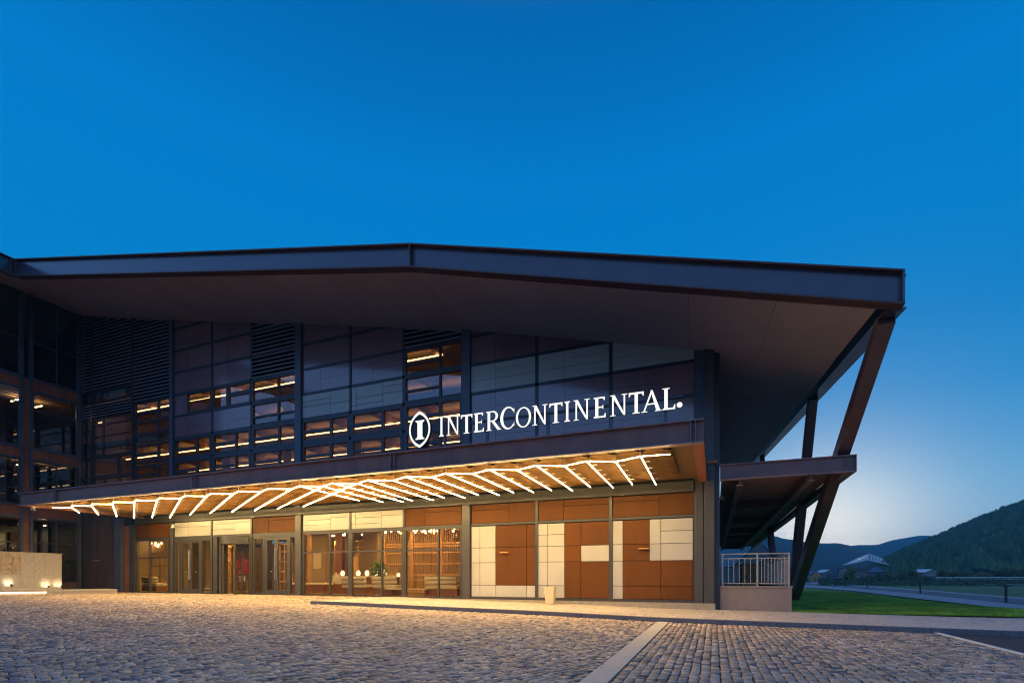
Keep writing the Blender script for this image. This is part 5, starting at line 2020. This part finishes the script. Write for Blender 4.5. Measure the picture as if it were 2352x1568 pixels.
pier(706, 746, 29.5, M['wallwarm'], 'broad warm plastered pier behind the first lobby window, carrying a pale board')
pier(770, 786, 28.5, M['redwood'], 'red timber pier behind the first lobby window')
pier(792, 806, 28.0, M['curtain'], 'dark narrow pier at the middle of the lobby windows')
pier(832, 866, 29.5, M['wallwarm'], 'tall warm plastered pier left of the plant')
pier(432, 462, 28, M['curtain'], 'dark pier behind the left double door')
pier(585, 615, 28, M['curtain'], 'dark pier behind the glass right of the revolving door')
q = at(728, 1288, 29.4)
o = MB().box(q[0] - .38, q[0] + .38, 29.42, 29.48, 1.75, 2.95).build('wall_board', M['artboard'], None)
tag(o, 'pale upright board hanging on the plastered pier in the lobby', 'wall board')
q = at(815, 1295, 27.4)
o = MB().box(q[0] - .25, q[0] + .25, 27.4, 27.5, .1, 2.5).build('wall_board', M['wood'], None)
tag(o, 'narrow orange timber panel standing behind the lanterns', 'wall board')

# clusters of pendant bulbs


def pendants(px, py, Y, n, sx_, lab):
    q = at(px, py, Y)
    t = thing('pendant_cluster', lab, 'pendant lamp', (q[0], Y, 4.24), 'clusters of small glowing pendants')
    for i in range(n):
        dx_, dy_ = rng.uniform(-sx_, sx_), rng.uniform(-.4, .4)
        dz = -(4.24 - q[2]) + rng.uniform(-.16, .16)
        g_ = MB().lathe([(.012, .05), (.04, .03), (.05, 0), (.04, -.035), (.01, -.05)], 8, (dx_, dy_, dz)).build('globe', M['bulb'], t, world=False, smooth=True)
        MB().tube((dx_, dy_, dz + .05), (dx_, dy_, 0), .006, 4).build('cord', M['dark'], g_, world=False)


pendants(900, 1217, 24.5, 7, .5, 'cluster of glowing pendant bulbs above the long low table')
pendants(955, 1217, 24.5, 9, .55, 'cluster of glowing pendant bulbs left of the last window bar')
pendants(990, 1214, 25.0, 8, .45, 'cluster of glowing pendant bulbs over the timber screen')
pendants(1042, 1213, 24.5, 10, .6, 'cluster of glowing pendant bulbs nearest the right hand column')
pendants(795, 1224, 26, 4, .4, 'few glowing pendant bulbs over the console')
pendants(362, 1250, 26, 9, .7, 'cluster of glowing pendant bulbs behind the window left of the doors')

# ------------------------------------------------------------------ landscape behind
# wooded hill on the right: real terrain, its ridge about half a kilometre away
HP = [(1900, 1325), (1960, 1318), (2010, 1300), (2040, 1281), (2090, 1262), (2140, 1243), (2180, 1225), (2220, 1208), (2260, 1190), (2310, 1175), (2352, 1162),
      (2450, 1135), (2600, 1105), (2900, 1080)]


def hill_point(px, f, dist_ridge):
    r = ray(px)
    H = max(0, (1325 - 13 - lerp(px, HP))) / FOC * dist_ridge * (1 + .006 * math.sin(px * .11) + .004 * math.sin(px * .27 + 2))
    t = 230 + (dist_ridge - 230) * f
    h = H * (math.sin(min(f, 1) * math.pi / 2) ** 1.15) if f <= 1 else H * max(0, 1 - (f - 1) * .9)
    h += 1.6 * math.sin(px * .045 + f * 9) * math.sin(f * 13 + px * .02) * min(1, H / 20)
    return (r[0] * t, r[1] * t, -.45 + max(0, h) * 1.0)


PXS = np.linspace(1890, 2900, 64); FS = np.linspace(0, 1.6, 34)
vs = [hill_point(px, f, 520) for px in PXS for f in FS]
nf = len(FS)
fs = [(i * nf + j, (i + 1) * nf + j, (i + 1) * nf + j + 1, i * nf + j + 1) for i in range(len(PXS) - 1) for j in range(nf - 1)]
struct('wooded_hill', MB().add(vs, fs), M['hillground'], smooth=True)
# its trees: far too many to count
tv = []; tf = []
NT = 15000
ux = rng.uniform(1960, 2560, NT); uf = rng.uniform(.02, 1.06, NT) ** .8
for px, f in zip(ux, uf):
    p = hill_point(px, f, 520)
    if p[2] < 1.2: continue
    h = rng.uniform(3.2, 9.5); r_ = h * rng.uniform(.26, .44)
    b = len(tv); n = 5
    a0 = rng.uniform(0, 6.28)
    for k in range(n):
        a = a0 + 6.283 * k / n
        rr_ = r_ * rng.uniform(.7, 1.2)
        tv.append((p[0] + math.cos(a) * rr_, p[1] + math.sin(a) * rr_, p[2] + h * .2))
    tv.append((p[0] + rng.normal(0, .2), p[1], p[2] + h)); tv.append((p[0], p[1], p[2] - .3))
    for k in range(n):
        tf.append((b + k, b + (k + 1) % n, b + n)); tf.append((b + (k + 1) % n, b + k, b + n + 1))
o = MB().add(tv, tf).build('hill_trees', M['hillwood']); tag(o, 'dense dark trees covering the wooded hill at the right', 'woodland', kind='stuff')


def far_hill(name, prof, dist, depth, x0, x1, m, n=90):
    pxs = np.linspace(x0, x1, n); fs_ = np.linspace(-1, .5, 16)
    vs = []
    for px in pxs:
        r = ray(px)
        H = (1325 - lerp(px, prof)) / FOC * dist
        for f in fs_:
            t = dist + f * depth
            h = H * (1 - abs(f)) ** .9 if f < 0 else H * (1 - f * .6)
            h *= 1 + .012 * math.sin(px * .31) + .008 * math.sin(px * .83 + 1)
            h *= 1 + (.10 * math.sin(px * .05 + f * 5) + .06 * math.sin(px * .13 - f * 11)) * min(1, abs(f) * 2)
            vs.append((r[0] * t, r[1] * t, -.45 + h))
    k = len(fs_)
    fs2 = [(i * k + j, (i + 1) * k + j, (i + 1) * k + j + 1, i * k + j + 1) for i in range(n - 1) for j in range(k - 1)]
    return struct(name, MB().add(vs, fs2), m, smooth=True)


far_hill('left_far_hill', [(1000, 1215), (1500, 1210), (1680, 1222), (1780, 1228), (1815, 1236), (1860, 1243), (1890, 1246), (1905, 1244), (1950, 1248), (1985, 1258), (2030, 1276), (2090, 1300), (2150, 1322), (2200, 1325)],
         900, 420, 900, 2190, M['farhill'])
far_hill('right_far_hill', [(1700, 1275), (1850, 1262), (1950, 1251), (1990, 1249), (2020, 1247), (2060, 1237), (2085, 1232), (2120, 1229), (2190, 1227), (2300, 1228), (2500, 1222), (2900, 1230)],
         1400, 500, 1500, 2900, M['farhill'])
far_hill('near_low_hill', [(1500, 1275), (1700, 1280), (1800, 1284), (1835, 1288), (1860, 1298), (1890, 1312), (1915, 1322), (1940, 1325)], 560, 280, 1450, 1935, M['hillground'])

# pavilion with a white ribbed gable roof
pv_d = 260.0


def pvp(px, py, d=pv_d):
    r = ray(px); return Vector((r[0] * d, r[1] * d, EYE + (1325 - py) / FOC * d))


pav = thing('pavilion', 'low dark pavilion with a white ribbed glass gable roof before the hills', 'building', (*pvp(1995, 1325).xy, -.4))
a0, a1, a2 = pvp(1938, 1297), pvp(1992, 1285), pvp(2046, 1298)       # front edge
b0, b1, b2 = pvp(1966, 1284, 275), pvp(1996, 1273, 275), pvp(2034, 1287, 275)
for (p, q, r_, s_) in ((a0, a1, b1, b0), (a1, a2, b2, b1)):
    MB().add([p, q, r_, s_], [(0, 1, 2, 3)]).build('roof_glass', M['glassroof'], pav)
    for i in range(7):
        f = i / 6
        u = p.lerp(q, f); v = s_.lerp(r_, f)
        MB().bar(u + Vector((0, 0, .12)), v + Vector((0, 0, .12)), .26, .2).build('rafter', M['white'], pav)
    for f in (0, .33, .66, 1):
        u = p.lerp(s_, f); v = q.lerp(r_, f)
        MB().bar(u + Vector((0, 0, .2)), v + Vector((0, 0, .2)), .3 if 0 < f < 1 else .7, .3 if 0 < f < 1 else .6).build('purlin', M['white'], pav)
c0, c1, d0, d1 = pvp(1925, 1300), pvp(2050, 1300), pvp(1925, 1328), pvp(2050, 1328)
MB().hexa([(c0.x, c0.y + 2, -.5), (c1.x, c1.y + 2, -.5), (c1.x, c1.y + 14, -.5), (c0.x, c0.y + 14, -.5),
           (c0.x, c0.y + 2, c0.z - .6), (c1.x, c1.y + 2, c1.z - .6), (c1.x, c1.y + 14, c1.z - .6), (c0.x, c0.y + 14, c0.z - .6)]).build('wall', M['houseroof'], pav)
MB().add([pvp(1926, 1311, 250), pvp(1944, 1302, 262), pvp(1965, 1302, 262), pvp(1956, 1311, 250)], [(0, 1, 2, 3)]).build('side_roof', M['houseroof'], pav)
MB().add([pvp(1990, 1313, 248), pvp(2010, 1300, 258), pvp(2046, 1302, 262), pvp(2042, 1313, 250)], [(0, 1, 2, 3)]).build('side_roof', M['houseroof'], pav)
MB().hexa([pvp(1927, 1312, 250), pvp(2060, 1312, 250), pvp(2060, 1312, 262), pvp(1927, 1312, 262), pvp(1927, 1327, 250), pvp(2060, 1327, 250), pvp(2060, 1327, 262), pvp(1927, 1327, 262)]).build('low_wall', M['housewall'], pav)


def house(px0, px1, ye, yr, d, name, lab, wall='housewall', roof='houseroof', depth=9):
    p, q = pvp(px0, ye, d), pvp(px1, ye, d)
    rz = pvp((px0 + px1) / 2, yr, d).z
    t = thing(name, lab, 'building', ((p.x + q.x) / 2, (p.y + q.y) / 2, -.45))
    dr = (q - p); dr.z = 0; n_ = Vector((-dr.y, dr.x, 0)).normalized() * depth
    P = [p, q, q + n_, p + n_]
    MB().add([(v.x, v.y, -.45) for v in P] + [(v.x, v.y, p.z) for v in P], [(0, 1, 5, 4), (1, 2, 6, 5), (2, 3, 7, 6), (3, 0, 4, 7)]).build('wall', M[wall], t)
    m0, m1 = (p + q) / 2, (p + q) / 2 + n_
    m0.z = m1.z = rz
    e = dr.normalized() * .5
    MB().add([p - e, m0, m1, p + n_ - e], [(0, 1, 2, 3)]).add([q + e, m0, m1, q + n_ + e], [(3, 2, 1, 0)]).build('roof', M[roof], t)
    MB().add([(p.x, p.y, p.z), (q.x, q.y, q.z), (m0.x, m0.y, rz - .1)], [(0, 1, 2)]).build('gable', M[wall], t)
    wd = MB(); c = p.lerp(q, .5); u = dr.normalized()
    for s0 in (-.28, .12):
        a = p.lerp(q, .5 + s0); b = p.lerp(q, .5 + s0 + .16)
        off = -n_.normalized() * .03
        wd.add([(a.x + off.x, a.y + off.y, p.z - 1.9), (b.x + off.x, b.y + off.y, p.z - 1.9), (b.x + off.x, b.y + off.y, p.z - .7), (a.x + off.x, a.y + off.y, p.z - .7)], [(0, 1, 2, 3)])
    wd.build('window', M['pane_dark'], t)
    return t


house(1865, 1886, 1319, 1311, 150, 'small_house', 'small orange gabled hut beyond the path by the strut', wall='wood')
house(1840, 1862, 1321, 1313, 140, 'small_house', 'small grey roofed hut just right of the leaning strut')
house(2126, 2158, 1314, 1306, 230, 'small_house', 'small pale roofed house between the trees below the wooded hill', roof='white')
house(1893, 1920, 1314, 1307, 300, 'small_house', 'low pale building left of the pavilion', roof='white')
# big gabled hall seen through the side canopy
house(1690, 1798, 1300, 1243, 95, 'gabled_hall', 'dark gabled hall seen behind the terrace railing', wall='houseroof', roof='houseroof', depth=20)


# white railed fence
def fence(p0, p1, h, label, n, m='white', dm=None):
    t = thing('field_fence', label, 'fence', p0, 'fences beyond the path')
    P, Q = Vector(p0), Vector(p1)
    for z, w in ((h, .16), (h - .28, .10), (.25, .10)):
        MB().bar(P + Vector((0, 0, z)), Q + Vector((0, 0, z)), .06, w).build('rail', M[m], t)
    for i in range(n + 1):
        c = P.lerp(Q, i / n)
        MB().box(c.x - .04, c.x + .04, c.y - .04, c.y + .04, -.3 + c.z, c.z + h).build('post', M['dark'], t)
    if dm:
        MB().bar(P + Vector((0, 0, h * .45)), Q + Vector((0, 0, h * .45)), .02, h * .5).build('screen', M[dm], t)


fence(onZ(2148, 1341.5, -.44), onZ(2560, 1349.5, -.44), 1.55, 'long white railed fence at the right beyond the path', 26)
fence(onZ(2092, 1340, -.44), onZ(2146, 1341, -.44), 1.75, 'short dark boarded fence left of the white railed fence', 6, 'tarpath', 'dark')
fence(onZ(1828, 1335, -.44), onZ(1873, 1335, -.44), 1.7, 'short white railed fence by the small huts', 6)
fence(onZ(1873, 1334, -.44), onZ(1940, 1340, -.44), 1.5, 'sloping grey fence left of the pavilion trees', 10, 'housewall')


# trees
def tree(px, py_base, py_top, wpx, d, kind, label, seed):
    rg = np.random.default_rng(seed)
    r = ray(px)
    z0 = -.45
    h = (py_base - py_top) / FOC * d
    w = wpx / FOC * d / 2
    t = thing('tree', label, 'tree', (r[0] * d, r[1] * d, z0), 'trees beyond the path')
    tm = MB()
    top = Vector((rg.normal(0, .1) * w, 0, h * .8))
    tm.tube((0, 0, -.1), top, h * .022 + .03, 7, .03)
    tips = [top]
    for i in range(9):
        f = rg.uniform(.25, .8)
        b = top * f
        a = rg.uniform(0, 6.28)
        e = b + Vector((math.cos(a) * w * .8, math.sin(a) * w * .8, h * rg.uniform(.1, .24)))
        tm.tube(b, e, .05, 5, .015)
        tips += [e, b.lerp(e, .6)]
    tm.build('trunk', M['bark'], t, world=False)
    cm = MB()
    for q in range(520):
        tp = tips[int(rg.integers(len(tips)))]
        c = tp + Vector(rg.normal(0, 1, 3)) * Vector((w * .22, w * .22, h * .075)).length * .55
        if c.z < h * .16 or c.z > h * 1.02: continue
        s_ = rg.uniform(.10, .24) * (1 + h * .03)
        u = Vector(rg.normal(0, 1, 3)).normalized(); v = u.orthogonal().normalized()
        cm.add([c - u * s_, c + v * s_ * .7, c + u * s_, c - v * s_ * .7], [(0, 1, 2, 3)])
    cm.build('crown', M[kind], t, world=False)


TR_ = [(1965, 1331, 1288, 50, 120, 'leafa', 'thin olive tree before the left half of the pavilion'),
       (1946, 1330, 1305, 30, 130, 'leafa', 'small olive tree left of the pavilion'),
       (2010, 1331, 1306, 34, 115, 'leafb', 'dark bushy tree before the pavilion middle'),
       (1992, 1332, 1312, 24, 105, 'leafb', 'low dark bush before the pavilion, left of the bushy tree'),
       (2050, 1331, 1302, 28, 110, 'leafa', 'olive tree at the right end of the pavilion'),
       (2030, 1331, 1313, 26, 108, 'leafb', 'small dark bush right of the pavilion middle'),
       (2080, 1331, 1292, 44, 115, 'leafb', 'broad dark tree right of the pavilion'),
       (2098, 1331, 1300, 30, 120, 'leafa', 'olive tree tight against the broad dark tree'),
       (2118, 1331, 1314, 34, 112, 'leafb', 'low dark tree behind the boarded fence'),
       (2165, 1330, 1293, 26, 120, 'leafa', 'left one of the pair of yellowish trees by the white fence'),
       (2188, 1330, 1293, 30, 120, 'leafa', 'right one of the pair of yellowish trees by the white fence'),
       (2212, 1330, 1300, 36, 118, 'leafb', 'dark tree right of the yellowish pair'),
       (2248, 1330, 1300, 38, 116, 'leafa', 'olive tree behind the middle of the white fence'),
       (2280, 1330, 1306, 34, 112, 'leafb', 'dark tree behind the white fence left of the tall birch'),
       (2304, 1332, 1288, 32, 108, 'leafb', 'tall thin birch behind the white fence'),
       (2330, 1332, 1282, 40, 106, 'leafa', 'tall olive tree near the right edge'),
       (2362, 1332, 1290, 46, 104, 'leafb', 'dark tree cut by the right edge'),
       (1908, 1328, 1312, 26, 180, 'leafb', 'small dark tree left of the low pale building'),
       (1880, 1327, 1315, 20, 190, 'leafb', 'small dark bush behind the orange hut')]
for i, a in enumerate(TR_): tree(*a, 100 + i)

# shrubs and rough growth beyond the path
rv = MB()
for i in range(9000):
    px = rng.uniform(1880, 2420); d = rng.uniform(88, 150)
    r = ray(px); c = Vector((r[0] * d, r[1] * d, -.45 + abs(rng.normal(0, .55))))
    s_ = rng.uniform(.12, .32)
    u = Vector(rng.normal(0, 1, 3)).normalized(); v = u.orthogonal().normalized()
    rv.add([c - u * s_, c + v * s_ * .7, c + u * s_, c - v * s_ * .7], [(0, 1, 2, 3)])
o = rv.build('undergrowth', M['leafb']); tag(o, 'rough low undergrowth beyond the fences', 'undergrowth', kind='stuff')

# dry leaves and grit lying on the paving
lv_ = MB()
for i in range(420):
    x_ = rng.uniform(-9, 9); y_ = 16.7 + rng.random() ** 2 * 4.2 if rng.random() < .6 else rng.uniform(6.5, 16.2)
    if y_ < 16.4 and x_ > 5.3: continue
    z_ = float(g1(x_) if y_ > 16.5 else gs(x_, y_)) + .012
    a_ = rng.uniform(0, 6.28); l_ = rng.uniform(.012, .035)
    c_, s_ = math.cos(a_) * l_, math.sin(a_) * l_
    lv_.add([(x_ - c_, y_ - s_, z_), (x_ + s_ * .5, y_ - c_ * .5, z_ + .006), (x_ + c_, y_ + s_, z_ + .002), (x_ - s_ * .5, y_ + c_ * .5, z_ + .008)], [(0, 1, 2, 3)])
o = lv_.build('leaf_litter', M['curtain']); tag(o, 'dark specks of dry leaves scattered on the footway and cobbles', 'leaf litter', kind='stuff')

# air
hz = bpy.data.materials.new('haze_air'); hz.use_nodes = True
nt = hz.node_tree; nt.nodes.clear()
pvn = nt.nodes.new('ShaderNodeVolumePrincipled')
pvn.inputs['Color'].default_value = (.20, .72, 1, 1)
pvn.inputs['Density'].default_value = HAZE = .00034
on = nt.nodes.new('ShaderNodeOutputMaterial'); nt.links.new(pvn.outputs[0], on.inputs['Volume'])
hb = MB().box(-1500, 2300, -60, 2300, -1.5, 150).build('haze', hz); hb['kind'] = 'stuff'
